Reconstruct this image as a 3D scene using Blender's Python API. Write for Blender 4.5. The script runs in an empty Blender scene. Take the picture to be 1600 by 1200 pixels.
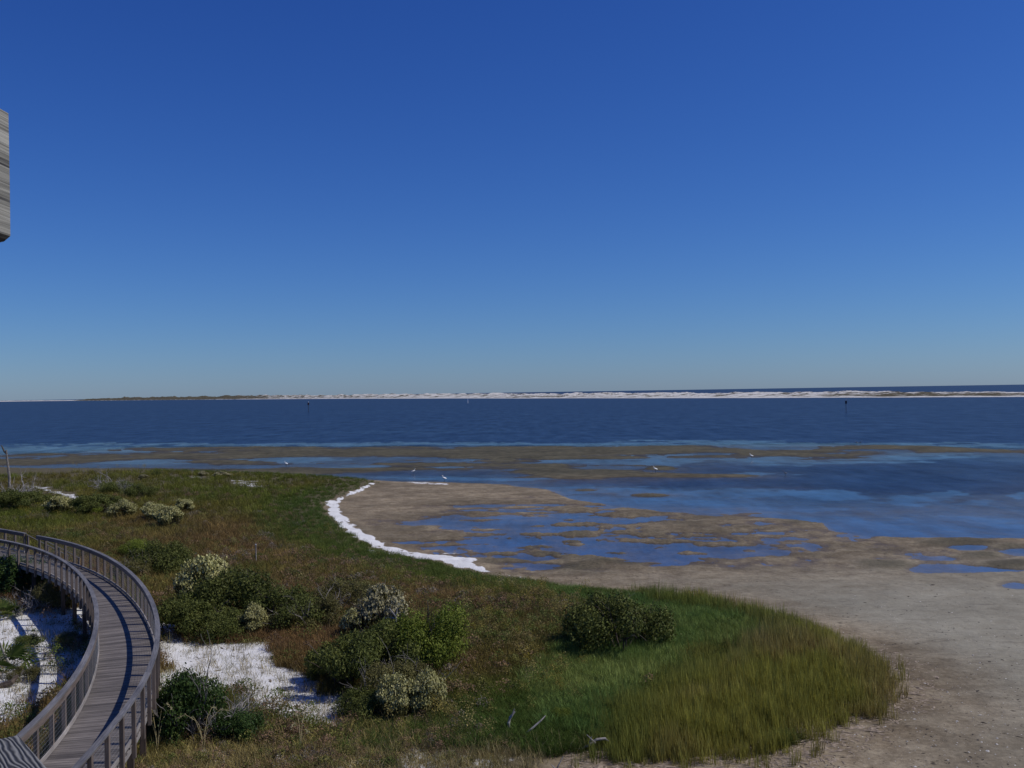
import bpy, math, random
import numpy as np
from mathutils import Vector, Matrix
random.seed(7); RNG = np.random.default_rng(7)
R = math.radians
SC = bpy.context.scene
COL = SC.collection

# ------------------------------------------------------------------ camera, sky, sun, exposure
FPX, CAMH = 1555.0, 10.8
PITCH, ROLL = R(0.48), R(0.9)
cd = bpy.data.cameras.new('camera'); cam = bpy.data.objects.new('camera', cd); COL.objects.link(cam)
cd.sensor_width = 36; cd.lens = 36 * FPX / 1600; cd.clip_start = 0.05; cd.clip_end = 120000
cam.matrix_world = Matrix.Translation((0, 0, CAMH)) @ Matrix.Rotation(R(90) + PITCH, 4, 'X') @ Matrix.Rotation(-ROLL, 4, 'Z')
SC.camera = cam

SUN_EL, SUN_AZ = R(50), R(90)          # azimuth measured clockwise from the view direction (+Y)
world = bpy.data.worlds.new('World'); SC.world = world; world.use_nodes = True
wn, wl = world.node_tree.nodes, world.node_tree.links
sky = wn.new('ShaderNodeTexSky'); sky.sky_type = 'NISHITA'; sky.sun_disc = False
sky.sun_elevation = SUN_EL; sky.sun_rotation = SUN_AZ
sky.air_density = 1.0; sky.dust_density = 0.15; sky.ozone_density = 1.0; sky.altitude = 10
# the camera's colour response of that sky: one power curve per channel
sep = wn.new('ShaderNodeSeparateColor'); comb = wn.new('ShaderNodeCombineColor'); wl.new(sky.outputs[0], sep.inputs[0])
for i, (g, k) in enumerate(((1.44, .305), (1.265, .462), (.99, .80))):
    m0 = wn.new('ShaderNodeMath'); m0.operation = 'MULTIPLY'; m0.inputs[1].default_value = .1; wl.new(sep.outputs[i], m0.inputs[0])
    m1 = wn.new('ShaderNodeMath'); m1.operation = 'POWER'; m1.inputs[1].default_value = g; wl.new(m0.outputs[0], m1.inputs[0])
    m2 = wn.new('ShaderNodeMath'); m2.operation = 'MULTIPLY'; m2.inputs[1].default_value = k * 10; wl.new(m1.outputs[0], m2.inputs[0])
    wl.new(m2.outputs[0], comb.inputs[i])
wl.new(comb.outputs[0], wn['Background'].inputs[0])
wn['Background'].inputs[1].default_value = 0.1
sd = bpy.data.lights.new('sun', 'SUN'); sd.energy = 3.3; sd.angle = R(0.55); sd.color = (1, .955, .89)
sun = bpy.data.objects.new('sun', sd); COL.objects.link(sun)
sdir = Vector((math.sin(SUN_AZ) * math.cos(SUN_EL), math.cos(SUN_AZ) * math.cos(SUN_EL), math.sin(SUN_EL)))
sun.rotation_euler = sdir.to_track_quat('Z', 'Y').to_euler(); sun.location = (40, 5, 60)
vs = SC.view_settings
SC.display_settings.display_device = 'sRGB'
vs.view_transform = 'Standard'; vs.look = 'None'; vs.gamma = 1; vs.use_curve_mapping = False
vs.exposure = 0.0

# ------------------------------------------------------------------ projection helpers (photo pixels 1600 x 1200 -> world)
_cr, _sr = math.cos(-ROLL), math.sin(-ROLL); _cp, _sp = math.cos(PITCH), math.sin(PITCH)
def unproj(u, v, z=0.0):
    a = (np.asarray(u, float) - 800) / FPX; b = (600 - np.asarray(v, float)) / FPX
    a, b = a * _cr - b * _sr, a * _sr + b * _cr
    dx, dy, dz = a, _cp - b * _sp, _sp + b * _cp
    t = (z - CAMH) / dz
    return dx * t, dy * t
def proj(x, y, z=0.0):
    dz = z - CAMH
    cy = np.maximum(y * _cp + dz * _sp, 0.5); cz = -y * _sp + dz * _cp
    a, b = x / cy, cz / cy
    a, b = a * _cr + b * _sr, -a * _sr + b * _cr
    return 800 + a * FPX, 600 - b * FPX

def vnoise(x, y, seed=0):
    x = np.asarray(x, float); y = np.asarray(y, float)
    xi = np.floor(x).astype(np.int64); yi = np.floor(y).astype(np.int64)
    fx, fy = x - xi, y - yi
    fx = fx * fx * fx * (fx * (fx * 6 - 15) + 10); fy = fy * fy * fy * (fy * (fy * 6 - 15) + 10)
    def h(a, b):
        n = (a * 374761393 + b * 668265263 + seed * 1442695041) & 0xffffffff
        n = ((n ^ (n >> 13)) * 1274126177) & 0xffffffff
        n = n ^ (n >> 16)
        return (n & 0xffff) / 65535.0
    return (h(xi, yi) * (1 - fx) + h(xi + 1, yi) * fx) * (1 - fy) + (h(xi, yi + 1) * (1 - fx) + h(xi + 1, yi + 1) * fx) * fy
def fbm(x, y, oct=4, seed=0, gain=.5):
    s = 0; a = 1; t = 0
    for i in range(oct):
        s = s + a * (vnoise(x * 2 ** i + 17.3 * i, y * 2 ** i - 9.1 * i, seed + i) - .5); t += a; a *= gain
    return s / t * 2          # about -1..1
def sstep(a, b, x):
    t = np.clip((x - a) / (b - a), 0, 1); return t * t * (3 - 2 * t)
def sdf(px, py, poly):
    """signed distance, positive inside"""
    poly = np.asarray(poly, float); d = np.full(px.shape, 1e18); ins = np.zeros(px.shape, bool)
    n = len(poly)
    for i in range(n):
        a, b = poly[i], poly[(i + 1) % n]; e = b - a; L = max(e @ e, 1e-12)
        t = np.clip(((px - a[0]) * e[0] + (py - a[1]) * e[1]) / L, 0, 1)
        d = np.minimum(d, (px - a[0] - t * e[0]) ** 2 + (py - a[1] - t * e[1]) ** 2)
        if a[1] != b[1]:
            c = ((a[1] > py) != (b[1] > py)) & (px < (b[0] - a[0]) * (py - a[1]) / (b[1] - a[1]) + a[0]); ins ^= c
    return np.where(ins, 1, -1) * np.sqrt(d)
def wpoly(pts, z=0.2):
    a = np.array(pts, float); x, y = unproj(a[:, 0], a[:, 1], z); return np.c_[x, y]

# ------------------------------------------------------------------ outlines read off the photograph, laid on the ground
LAND = wpoly([(-900, 716), (-300, 722), (0, 730), (200, 733), (330, 737), (430, 740), (510, 744), (560, 747), (583, 750), (596, 755), (585, 759), (560, 766),
              (535, 776), (512, 784), (508, 795), (522, 815), (552, 838), (590, 858), (640, 872), (700, 885), (760, 900), (830, 912),
              (900, 922), (1000, 930), (1100, 942), (1180, 962), (1260, 985), (1335, 1018), (1380, 1050), (1388, 1080), (1340, 1116),
              (1280, 1142), (1212, 1168), (1100, 1178), (1000, 1176), (935, 1172), (870, 1185), (850, 1240), (820, 1400), (700, 2600), (-900, 2600), (-2600, 1200)])
LAND = np.vstack([LAND, [(-400, 0), (-900, 150)]])
BEACH = wpoly([(586, 756), (560, 769), (542, 776), (530, 786), (533, 800), (552, 818), (580, 836), (602, 848), (640, 860), (700, 865), (746, 870), (738, 878),
               (772, 891), (830, 905), (800, 900), (760, 893), (700, 880), (640, 869), (600, 861), (568, 848), (538, 830), (518, 810), (510, 792), (512, 784), (530, 779),
               (550, 769), (576, 757)])
SANDS = [wpoly(p) for p in (
    [(225, 985), (290, 985), (325, 1008), (405, 1020), (460, 1048), (515, 1072), (540, 1092), (600, 1118), (625, 1150), (520, 1160), (440, 1160), (390, 1150), (340, 1125), (290, 1110), (240, 1110), (190, 1080), (190, 1045)],
    [(-300, 960), (0, 972), (60, 965), (175, 962), (200, 1000), (190, 1040), (175, 1090), (110, 1118), (60, 1150), (-40, 1180), (-300, 1150)],
    [(40, 764), (72, 767), (100, 773), (127, 783), (122, 796), (92, 783), (60, 774)],
    [(368, 756), (412, 760), (436, 768), (400, 769), (360, 762)], [(488, 868), (516, 869), (508, 876), (490, 876)],
    [(300, 750), (330, 751), (325, 755), (300, 754)], [(695, 854), (720, 856), (716, 862), (700, 861)],
    [(200, 1168), (290, 1160), (345, 1180), (330, 1215), (180, 1230), (190, 1190)],
    [(480, 1150), (600, 1140), (700, 1165), (690, 1215), (470, 1230), (430, 1190)],
    [(575, 862), (602, 858), (606, 864), (580, 868)], [(612, 749), (700, 752.5), (702, 755.5), (616, 752)], [(150, 1150), (420, 1135), (620, 1145), (730, 1165), (780, 1190), (760, 1260), (130, 1300)])]
SANDW = [1.02, .86, .9, .52, .8, .45, .8, .66, .60, .9, .8, .56]
CORD = wpoly([(918, 1176), (925, 1150), (960, 1122), (1015, 1092), (1095, 1054), (1165, 1016), (1188, 990), (1140, 970), (1060, 957), (990, 948), (985, 930), (1100, 938),
              (1180, 957), (1262, 980), (1340, 1012), (1386, 1048), (1393, 1082), (1345, 1118), (1285, 1146), (1215, 1172), (1100, 1182), (1000, 1180)])
FLOW = wpoly([(850, 930), (985, 940), (1060, 955), (1140, 968), (1190, 988), (1162, 1012), (1092, 1044), (1010, 1086), (965, 1126), (925, 1160), (870, 1150), (850, 1090), (862, 1030), (900, 1000), (960, 1030), (1040, 1010), (1045, 985), (1000, 962)])

# tidal flats: (u, v, half width, half height, level change in m)
FL = [
 # sand and weed islands (+)
 (215, 716, 190, 6, .12), (420, 706, 190, 8, .12), (60, 709, 75, 1.6, .10), (-60, 722, 120, 5, .1), (700, 706, 220, 7, .08), (860, 704, 100, 8, .13), (830, 722, 60, 7, .09),
 (1060, 704, 140, 6, .11), (890, 744, 140, 8, .14), (1110, 743, 105, 3.2, .30), (1037, 731, 22, 2.8, .28), (910, 766, 26, 3, .34), (940, 760, 20, 2, .25), (1080, 722, 40, 2, .14), (960, 716, 50, 2, .12), (1200, 708, 50, 2, .12),
 (1022, 774, 44, 3.4, .42), (1395, 703, 110, 6, .14), (1320, 718, 85, 5, .11), (1545, 705, 75, 3, .14), (670, 725, 80, 2.5, .09), (430, 724, 90, 2.5, .08), (380, 735, 200, 4, .07),
 (560, 733, 60, 2, .05), (760, 714, 120, 2.5, .07), (1170, 714, 60, 2.5, .06),
 # water (-)
 (225, 721, 64, 3.6, -.2), (40, 715, 70, 2.5, -.2), (245, 706, 45, 1.8, -.17), (130, 705, 50, 3, -.22), (425, 718, 104, 2.8, -.2), (405, 730, 40, 2.4, -.16),
 (490, 727, 25, 1.8, -.15), (555, 730, 50, 3, -.17), (680, 744, 130, 7, -.3), (700, 718, 95, 3, -.13), (820, 717, 18, 2, -.2), (920, 720, 110, 4, -.2),
 (960, 731, 60, 3, -.2), (1130, 730, 95, 8, -.25), (1000, 756, 190, 7, -.3), (1050, 783, 130, 8, -.24), (1240, 760, 190, 22, -.35), (1500, 740, 200, 26, -.4),
 (1370, 704, 55, 1.6, -.18), (1460, 716, 60, 4, -.15), (1280, 730, 110, 4, -.25), (1420, 785, 260, 20, -.07), (1440, 824, 230, 12, -.05), (1250, 808, 60, 5, -.1), (780, 752, 90, 4, -.18), (900, 768, 60, 8, -.14), (1530, 714, 60, 3, -.25),
 (1100, 722, 80, 4, -.14), (1220, 700, 60, 3, -.16)]
# inside the big flat: shallow bay, pools, islets
FB = [
 (770, 790, 40, 4, -.07), (810, 808, 110, 14, -.1), (740, 822, 90, 13, -.12), (860, 850, 130, 26, -.135), (690, 812, 40, 8, -.08), (960, 868, 90, 14, -.1), (900, 815, 60, 9, -.08), (985, 815, 60, 6, -.09), (1060, 806, 70, 5, -.06),
 (1120, 862, 110, 8, -.09), (1000, 858, 60, 9, -.12), (850, 790, 50, 5, -.05),
 (1480, 889, 62, 8, -.16), (1512, 856, 32, 4, -.16), (1585, 864, 28, 7, -.16), (1460, 872, 40, 4, -.1), (1575, 891, 45, 2.6, -.17), (1592, 914, 28, 7, -.15), (1218, 863, 26, 3.5, -.1), (1375, 853, 25, 3, -.06), (1380, 874, 26, 3, -.05),
 (900, 836, 38, 4.5, .16), (905, 848, 42, 4, .15), (835, 856, 22, 3.5, .15), (870, 867, 46, 4, .15), (962, 865, 24, 2.6, .15), (822, 843, 30, 3.5, .13), (945, 882, 30, 3, .1), (985, 885, 30, 3, .09),
 (1528, 868, 36, 5, .12), (1570, 883, 44, 5, .12), (1575, 856, 34, 5, .1), (1495, 849, 60, 7, .08), (1380, 883, 42, 8, .09), (1250, 813, 40, 4, .06), (780, 845, 30, 2.5, .1), (760, 829, 26, 2, .08), (955, 806, 40, 4, .05)]
MOUND = [(900, 836, 38, 5), (905, 849, 42, 4.5), (835, 856, 24, 4), (870, 868, 46, 5), (962, 866, 24, 3), (822, 843, 30, 4), (1528, 869, 38, 6), (1570, 884, 46, 6), (1575, 857, 36, 6),
         (1495, 850, 62, 8), (1380, 884, 44, 9), (1250, 814, 42, 5), (890, 888, 60, 6), (960, 880, 50, 4), (1037, 731, 20, 3), (910, 767, 24, 3), (1022, 775, 44, 4)]
FLATZ = [(560, 748), (640, 752), (720, 754), (790, 757), (865, 767), (905, 780), (950, 790), (1050, 800), (1130, 807), (1200, 808), (1285, 816), (1300, 829), (1360, 837), (1450, 840), (1600, 840), (2600, 842),
         (4200, 1500), (900, 4000), (300, 900), (470, 800)]
OUTER = [(-2500, 704), (-400, 709), (0, 708), (110, 706), (170, 700), (230, 697), (350, 696), (520, 697), (700, 696), (900, 696), (1100, 694), (1300, 692), (1450, 696), (1600, 700), (2600, 704), (4500, 760), (9000, 1500), (9000, 3000), (-2500, 3000)]
def egauss(u, v, e):
    r = ((u - e[0]) / e[2]) ** 2 + ((v - e[1]) / e[3]) ** 2
    return np.exp(-np.minimum(r, 40) ** 1.6 * .7)

def fields(x, y):
    """height and ground zones at world x, y"""
    x = np.asarray(x, float); y = np.asarray(y, float)
    wx = x + fbm(x * .5, y * .5, 3, 11) * .5; wy = y + fbm(x * .5, y * .5, 3, 12) * .7
    u, v = proj(x, y, 0.0)
    front = y > 9
    dist = np.hypot(x, y)
    n1 = fbm(x * .06, y * .055, 6, 21, .62); n2 = fbm(x * .6, y * .5, 4, 31, .65); n3 = fbm(x * .22, y * .20, 5, 35, .6)
    uu = u + n3 * 26; vv = v + fbm(x * .12, y * .12, 4, 22) * np.clip(260 / np.maximum(dist, 20), .9, 5) 
    outer = sdf(u, v * 4, [(a, b * 4) for a, b in OUTER]) / 4
    flat = sdf(uu, vv * 3, [(a, b * 3) for a, b in FLATZ]) / 3
    lf = -.012 + .09 * fbm(x * .13, y * .30, 4, 39, .6) + .11 * fbm(x * .035, y * .13, 5, 37, .6) + n1 * .15 + n3 * .05 + n2 * .03 - .10 * sstep(1150, 1300, u) * sstep(712, 722, v) - .06 * sstep(750, 770, v)
    for e in FL: lf = lf + e[4] * (.6 if e[4] < 0 and e[0] < 1200 and e[1] < 735 else 1) * egauss(uu, vv, e)
    hf = .085 + n1 * .05 + n2 * .035 + n3 * .03 + .05 * sstep(890, 960, v)
    st = fbm(x * .20, y * .62, 5, 38, .62)
    for e in FB: hf = hf + e[4] * (.52 if e[4] < 0 and e[2] > 50 and e[0] < 1300 else 1) * egauss(uu, vv, e)
    bay = np.clip(egauss(u, v, (850, 835, 240, 52)), 0, 1)
    hf = hf + bay * (n3 * .10 + n2 * .08 + st * .30 - .022)
    hf = hf + (.08 * n2 + .05 * n3 + .10 * st - .055) * egauss(u, v, (1060, 850, 330, 40)) + .05 * n2 * egauss(u, v, (1480, 870, 180, 26))
    k = sstep(-2.5, 3.0, flat)
    h = lf * (1 - k) + hf * k
    deep = sstep(2.0, -5, outer + n3 * .8)
    h = h * (1 - deep) - 1.6 * deep
    farside = ~front
    h = np.where(farside, .3, h)
    ls = sdf(wx, wy, LAND)
    k = sstep(-1.2, 2.4, ls)
    lh = .42 + .25 * sstep(0, 14, ls) + fbm(x * .11, y * .11, 3, 41) * .14 + fbm(x * .7, y * .7, 3, 42) * .05
    h = h * (1 - k) + lh * k
    bs = sdf(x + fbm(x * 1.1, y * 1.1, 3, 51) * .4, y + fbm(x * 1.1, y * 1.1, 3, 52) * .8, BEACH)
    h = h + .10 * sstep(-1.5, 1.0, bs)
    sand = sstep(-.15, .40, bs + .03 + fbm(x * .9, y * .5, 3, 53) * .35)
    for w, p in zip(SANDW, SANDS):
        s = sdf(x, y, p)
        sand = np.maximum(sand, w * sstep(-1.0, 1.6, s + fbm(x * .45, y * .45, 4, 61) * 2.1))
    grey = sstep(850, 960, v + (u - 1300) * .06) * sstep(-.5, -6, ls) * (1 - .55 * sstep(1060, 1200, v))
    mound = np.zeros_like(h)
    for e in MOUND: mound = np.maximum(mound, egauss(uu, vv, e))
    mound = np.maximum(mound, sstep(-.1, .5, n3) * .8 * egauss(u, v, (900, 870, 260, 34)))
    mound = np.maximum(mound, (.42 + .5 * n3) * egauss(u, v, (1000, 838, 420, 50)))
    far = (1 - sstep(738, 765, v)) * (1 - sstep(-2.5, 3.0, flat))
    return dict(h=h, land=k, ls=ls, sand=sand, grey=grey, mound=mound, u=u, v=v, front=front, far=far, n1=n1)

# ------------------------------------------------------------------ object helpers
def set_props(o, label=None, cat=None, group=None, kind=None):
    if label: o['label'] = label
    if cat: o['category'] = cat
    if group: o['group'] = group
    if kind: o['kind'] = kind
    return o
def link(o, parent=None):
    COL.objects.link(o)
    if parent is not None: o.parent = parent
    return o
def empty(name, loc=(0, 0, 0), rz=0, **k):
    o = bpy.data.objects.new(name, None); o.empty_display_size = .3; o.location = loc; o.rotation_euler.z = rz
    return set_props(link(o), **k)
def mesh_np(name, V, F, mat=None, smooth=False, attrs=None, uv=None):
    """V (n,3); F list of (m,k) int arrays"""
    me = bpy.data.meshes.new(name); V = np.asarray(V, np.float32)
    if isinstance(F, np.ndarray): F = [F]
    F = [np.asarray(f, np.int32) for f in F if len(f)]
    loops = np.concatenate([f.ravel() for f in F]); tot = np.concatenate([np.full(len(f), f.shape[1], np.int32) for f in F])
    st = np.concatenate([[0], np.cumsum(tot)[:-1]]).astype(np.int32)
    me.vertices.add(len(V)); me.vertices.foreach_set('co', V.ravel())
    me.loops.add(len(loops)); me.loops.foreach_set('vertex_index', loops)
    me.polygons.add(len(tot)); me.polygons.foreach_set('loop_start', st); me.polygons.foreach_set('loop_total', tot)
    me.update(calc_edges=True)
    me.polygons.foreach_set('use_smooth', np.full(len(tot), bool(smooth)))
    for k, a in (attrs or {}).items():
        a = np.asarray(a, np.float32)
        if a.ndim == 1:
            me.attributes.new(k, 'FLOAT', 'POINT').data.foreach_set('value', a)
        elif a.shape[1] == 3:
            me.attributes.new(k, 'FLOAT_VECTOR', 'POINT').data.foreach_set('vector', a.ravel())
        else:
            me.attributes.new(k, 'FLOAT_COLOR', 'POINT').data.foreach_set('color', a.ravel())
    if uv is not None:
        me.uv_layers.new(name='UVMap').data.foreach_set('uv', np.asarray(uv, np.float32).ravel())
    if mat: me.materials.append(mat)
    return me
class MB:
    """collects swept boxes and tubes"""
    def __init__(s): s.V = []; s.Q = []; s.T = []; s.n = 0; s.uvq = []; s.uvt = []
    def sweep(s, C, Rt, Up, hw, hh, closed=True):
        """box section swept along points C (n,3); right and up vectors per point"""
        C = np.asarray(C, float); n = len(C); Rt = np.broadcast_to(Rt, C.shape); Up = np.broadcast_to(Up, C.shape)
        L = np.concatenate([[0], np.cumsum(np.linalg.norm(np.diff(C, axis=0), axis=1))])
        off = random.random() * 50
        cs = [(-hw, -hh), (hw, -hh), (hw, hh), (-hw, hh)]
        P = np.stack([C + Rt * a + Up * b for a, b in cs], 1)
        acc = [0, 2 * hw, 2 * hw + 2 * hh, 4 * hw + 2 * hh, 4 * hw + 4 * hh]
        for i in range(n - 1):
            for j in range(4):
                k = (j + 1) % 4
                s.Q.append([s.n + i * 4 + j, s.n + i * 4 + k, s.n + (i + 1) * 4 + k, s.n + (i + 1) * 4 + j])
                s.uvq += [(off + L[i], off + acc[j]), (off + L[i], off + acc[j + 1]), (off + L[i + 1], off + acc[j + 1]), (off + L[i + 1], off + acc[j])]
        e = s.n + (n - 1) * 4
        s.Q.append([s.n + 3, s.n + 2, s.n + 1, s.n]); s.Q.append([e, e + 1, e + 2, e + 3])
        s.uvq += [(off, off), (off, off + hw), (off + .02, off + hw), (off + .02, off)] * 2
        s.V.append(P.reshape(-1, 3)); s.n += n * 4
    def bar(s, a, b, w, h, up=(0, 0, 1)):
        a = np.array(a, float); b = np.array(b, float); d = b - a; d /= np.linalg.norm(d)
        r = np.cross(d, up)
        if np.linalg.norm(r) < 1e-3: r = np.cross(d, (0, 1, 0))
        r /= np.linalg.norm(r); s.sweep([a, b], r, np.cross(r, d), w / 2, h / 2)
    def tube(s, C, rad, k=5, flat=1.0):
        C = np.asarray(C, float); n = len(C); rad = np.broadcast_to(rad, (n,))
        T = np.gradient(C, axis=0) if n > 2 else np.repeat((C[1] - C[0])[None], 2, 0)
        T /= np.maximum(np.linalg.norm(T, axis=1, keepdims=True), 1e-9)
        ref = np.array([.31, .2, .93]); r0 = np.cross(T, ref); nn = np.linalg.norm(r0, axis=1, keepdims=True)
        r0 = np.where(nn < .15, np.cross(T, [1, 0, 0]), r0); r0 /= np.linalg.norm(r0, axis=1, keepdims=True); r1 = np.cross(T, r0)
        a = np.arange(k) / k * 2 * np.pi
        P = C[:, None] + rad[:, None, None] * (np.cos(a)[None, :, None] * r0[:, None] + flat * np.sin(a)[None, :, None] * r1[:, None])
        for i in range(n - 1):
            for j in range(k):
                q = (j + 1) % k
                s.Q.append([s.n + i * k + j, s.n + i * k + q, s.n + (i + 1) * k + q, s.n + (i + 1) * k + j])
                s.uvq += [(i, j / k), (i, (j + 1) / k), (i + 1, (j + 1) / k), (i + 1, j / k)]
        s.V.append(P.reshape(-1, 3)); s.n += n * k
        for base, sg in ((s.n - k, 1), (s.n - n * k, -1)):
            for j in range(1, k - 1):
                s.T.append([base, base + j, base + j + 1] if sg > 0 else [base, base + j + 1, base + j]); s.uvt += [(0, 0)] * 3
    def mesh(s, name, mat=None, smooth=False):
        F = []
        uv = s.uvq + s.uvt
        if s.Q: F.append(np.array(s.Q))
        if s.T: F.append(np.array(s.T))
        return mesh_np(name, np.concatenate(s.V), F, mat, smooth, uv=uv)
    def obj(s, name, mat=None, parent=None, smooth=False, **k):
        return set_props(link(bpy.data.objects.new(name, s.mesh(name, mat, smooth)), parent), **k)

# ------------------------------------------------------------------ materials
def newmat(name):
    m = bpy.data.materials.new(name); m.use_nodes = True; nt = m.node_tree
    return m, nt.nodes, nt.links, nt.nodes['Principled BSDF']
def N(nodes, t, **k):
    n = nodes.new('ShaderNode' + t)
    for a, b in k.items():
        if a in n.inputs: n.inputs[a].default_value = b
        else: setattr(n, a, b)
    return n
def ramp(nodes, stops, interp='LINEAR'):
    r = nodes.new('ShaderNodeValToRGB'); r.color_ramp.interpolation = interp
    el = r.color_ramp.elements
    while len(el) < len(stops): el.new(.5)
    for e, (p, c) in zip(el, stops):
        e.position = p; e.color = (*c, 1) if len(c) == 3 else c
    return r
def mixc(nodes, links, fac, a, b, mode='MIX'):
    m = nodes.new('ShaderNodeMix'); m.data_type = 'RGBA'; m.blend_type = mode
    for s, v in ((0, fac), (6, a), (7, b)):
        if isinstance(v, bpy.types.NodeSocket): links.new(v, m.inputs[s])
        elif isinstance(v, (int, float)): m.inputs[s].default_value = v
        else: m.inputs[s].default_value = (*v, 1)
    return m.outputs[2]
def math_(nodes, links, op, a, b=0.0, c=0.0, clamp=False):
    m = nodes.new('ShaderNodeMath'); m.operation = op; m.use_clamp = clamp
    for i, v in enumerate((a, b, c)):
        if isinstance(v, bpy.types.NodeSocket): links.new(v, m.inputs[i])
        else: m.inputs[i].default_value = v
    return m.outputs[0]

def mat_wood(name, dark, light, scale=1.0, rand=.25, rough=.75):
    m, nd, lk, p = newmat(name)
    uv = N(nd, 'UVMap'); mp = N(nd, 'Mapping'); mp.inputs['Scale'].default_value = (1.6 * scale, 34 * scale, 1)
    lk.new(uv.outputs[0], mp.inputs[0])
    n = N(nd, 'TexNoise', Scale=1.0, Detail=6.0, Roughness=.65, Distortion=.6); lk.new(mp.outputs[0], n.inputs['Vector'])
    mp2 = N(nd, 'Mapping'); mp2.inputs['Scale'].default_value = (.7, 2.2, 1); lk.new(uv.outputs[0], mp2.inputs[0])
    n2 = N(nd, 'TexNoise', Scale=1.0, Detail=4.0); lk.new(mp2.outputs[0], n2.inputs['Vector'])
    r = ramp(nd, [(.3, dark), (.7, light)]); lk.new(n.outputs[0], r.inputs[0])
    r2 = ramp(nd, [(.3, (.62, .60, .60)), (.7, (1.15, 1.12, 1.1))]); lk.new(n2.outputs[0], r2.inputs[0])
    c = mixc(nd, lk, 1.0, r.outputs[0], r2.outputs[0], 'MULTIPLY')
    oi = N(nd, 'ObjectInfo'); mr = N(nd, 'MapRange'); lk.new(oi.outputs['Random'], mr.inputs[0]); mr.inputs[3].default_value = 1 - rand; mr.inputs[4].default_value = 1 + rand
    hsv = N(nd, 'HueSaturation'); lk.new(c, hsv.inputs['Color']); lk.new(mr.outputs[0], hsv.inputs['Value'])
    lk.new(hsv.outputs[0], p.inputs['Base Color']); p.inputs['Roughness'].default_value = rough; p.inputs['Specular IOR Level'].default_value = .35
    b = N(nd, 'Bump', Strength=.5, Distance=.006); lk.new(n.outputs[0], b.inputs['Height']); lk.new(b.outputs[0], p.inputs['Normal'])
    return m
M = {}
M['deck'] = mat_wood('deck_wood', (.075, .066, .060), (.215, .195, .178), rand=.32)
M['rail'] = mat_wood('rail_wood', (.085, .084, .085), (.24, .235, .235), rand=.12, rough=.6)
M['post'] = mat_wood('post_wood', (.085, .066, .052), (.225, .18, .15), rand=.2)
M['kerb'] = mat_wood('kerb_wood', (.18, .165, .15), (.42, .39, .36), rand=.12)
M['pile'] = mat_wood('pile_wood', (.045, .033, .026), (.14, .10, .075), rand=.2)

def mat_plain(name, col, rough=.8, noise=.35, scale=6.0, spec=.2):
    m, nd, lk, p = newmat(name)
    tc = N(nd, 'TexCoord'); n = N(nd, 'TexNoise', Scale=scale, Detail=5.0); lk.new(tc.outputs['Object'], n.inputs['Vector'])
    r = ramp(nd, [(.3, tuple(c * (1 - noise) for c in col)), (.7, tuple(c * (1 + noise) for c in col))]); lk.new(n.outputs[0], r.inputs[0])
    lk.new(r.outputs[0], p.inputs['Base Color']); p.inputs['Roughness'].default_value = rough; p.inputs['Specular IOR Level'].default_value = spec
    return m
M['bark'] = mat_plain('grey_bark', (.20, .18, .16)); M['bark_dark'] = mat_plain('dark_bark', (.09, .07, .055))
M['bare'] = mat_plain('bleached_wood', (.31, .285, .26), noise=.35)
M['wire'] = mat_plain('galvanised_wire', (.22, .23, .24), .5, .1, spec=.5)
M['feather'] = mat_plain('white_feathers', (.82, .82, .80), noise=.04); M['heron'] = mat_plain('grey_feathers', (.13, .14, .16), noise=.2)
M['bill'] = mat_plain('yellow_bill', (.6, .35, .05)); M['legs'] = mat_plain('dark_legs', (.02, .02, .02))
M['red'] = mat_plain('red_board', (.16, .07, .06), noise=.15); M['steel'] = mat_plain('dark_steel', (.03, .035, .045), .5, .2, spec=.5)
M['white'] = mat_plain('white_paint', (.75, .76, .78), .5, .06); M['rust'] = mat_plain('rusty_pile', (.18, .09, .06))

def mat_leaf(name, cols, rough=.55, trans=.25, pos=False, inst=False):
    """foliage: hue varies from leaf to leaf (attribute 'lv') and from plant to plant"""
    m, nd, lk, p = newmat(name)
    a = N(nd, 'Attribute', attribute_name='lv')
    r = ramp(nd, [(i / (len(cols) - 1), c) for i, c in enumerate(cols)]); lk.new(a.outputs['Fac'], r.inputs[0])
    c = r.outputs[0]
    if inst:
        t = N(nd, 'Attribute', attribute_name='tint', attribute_type='INSTANCER')
        c = mixc(nd, lk, 1.0, c, t.outputs['Color'], 'MULTIPLY')
    else:
        oi = N(nd, 'ObjectInfo'); mr = N(nd, 'MapRange'); lk.new(oi.outputs['Random'], mr.inputs[0]); mr.inputs[3].default_value = .8; mr.inputs[4].default_value = 1.2
        h = N(nd, 'HueSaturation'); lk.new(c, h.inputs['Color']); lk.new(mr.outputs[0], h.inputs['Value']); c = h.outputs[0]
    lk.new(c, p.inputs['Base Color']); p.inputs['Roughness'].default_value = rough; p.inputs['Specular IOR Level'].default_value = .10
    tr = N(nd, 'BsdfTranslucent'); lk.new(c, tr.inputs[0])
    mx = N(nd, 'MixShader', Fac=trans); mx.inputs[0].default_value = trans
    lk.new(p.outputs[0], mx.inputs[1]); lk.new(tr.outputs[0], mx.inputs[2]); lk.new(mx.outputs[0], nd['Material Output'].inputs[0])
    return m
M['leaf_green'] = mat_leaf('bright_green_leaves', [(.08, .11, .016), (.18, .225, .032), (.27, .30, .055)])
M['leaf_dark'] = mat_leaf('dark_green_leaves', [(.048, .060, .016), (.115, .134, .032), (.205, .21, .06)])
M['leaf_olive'] = mat_leaf('olive_leaves', [(.075, .072, .026), (.155, .145, .048), (.235, .20, .085)])
M['leaf_oak'] = mat_leaf('glossy_oak_leaves', [(.022, .045, .014), (.055, .095, .024), (.11, .15, .045)], rough=.4)
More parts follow.
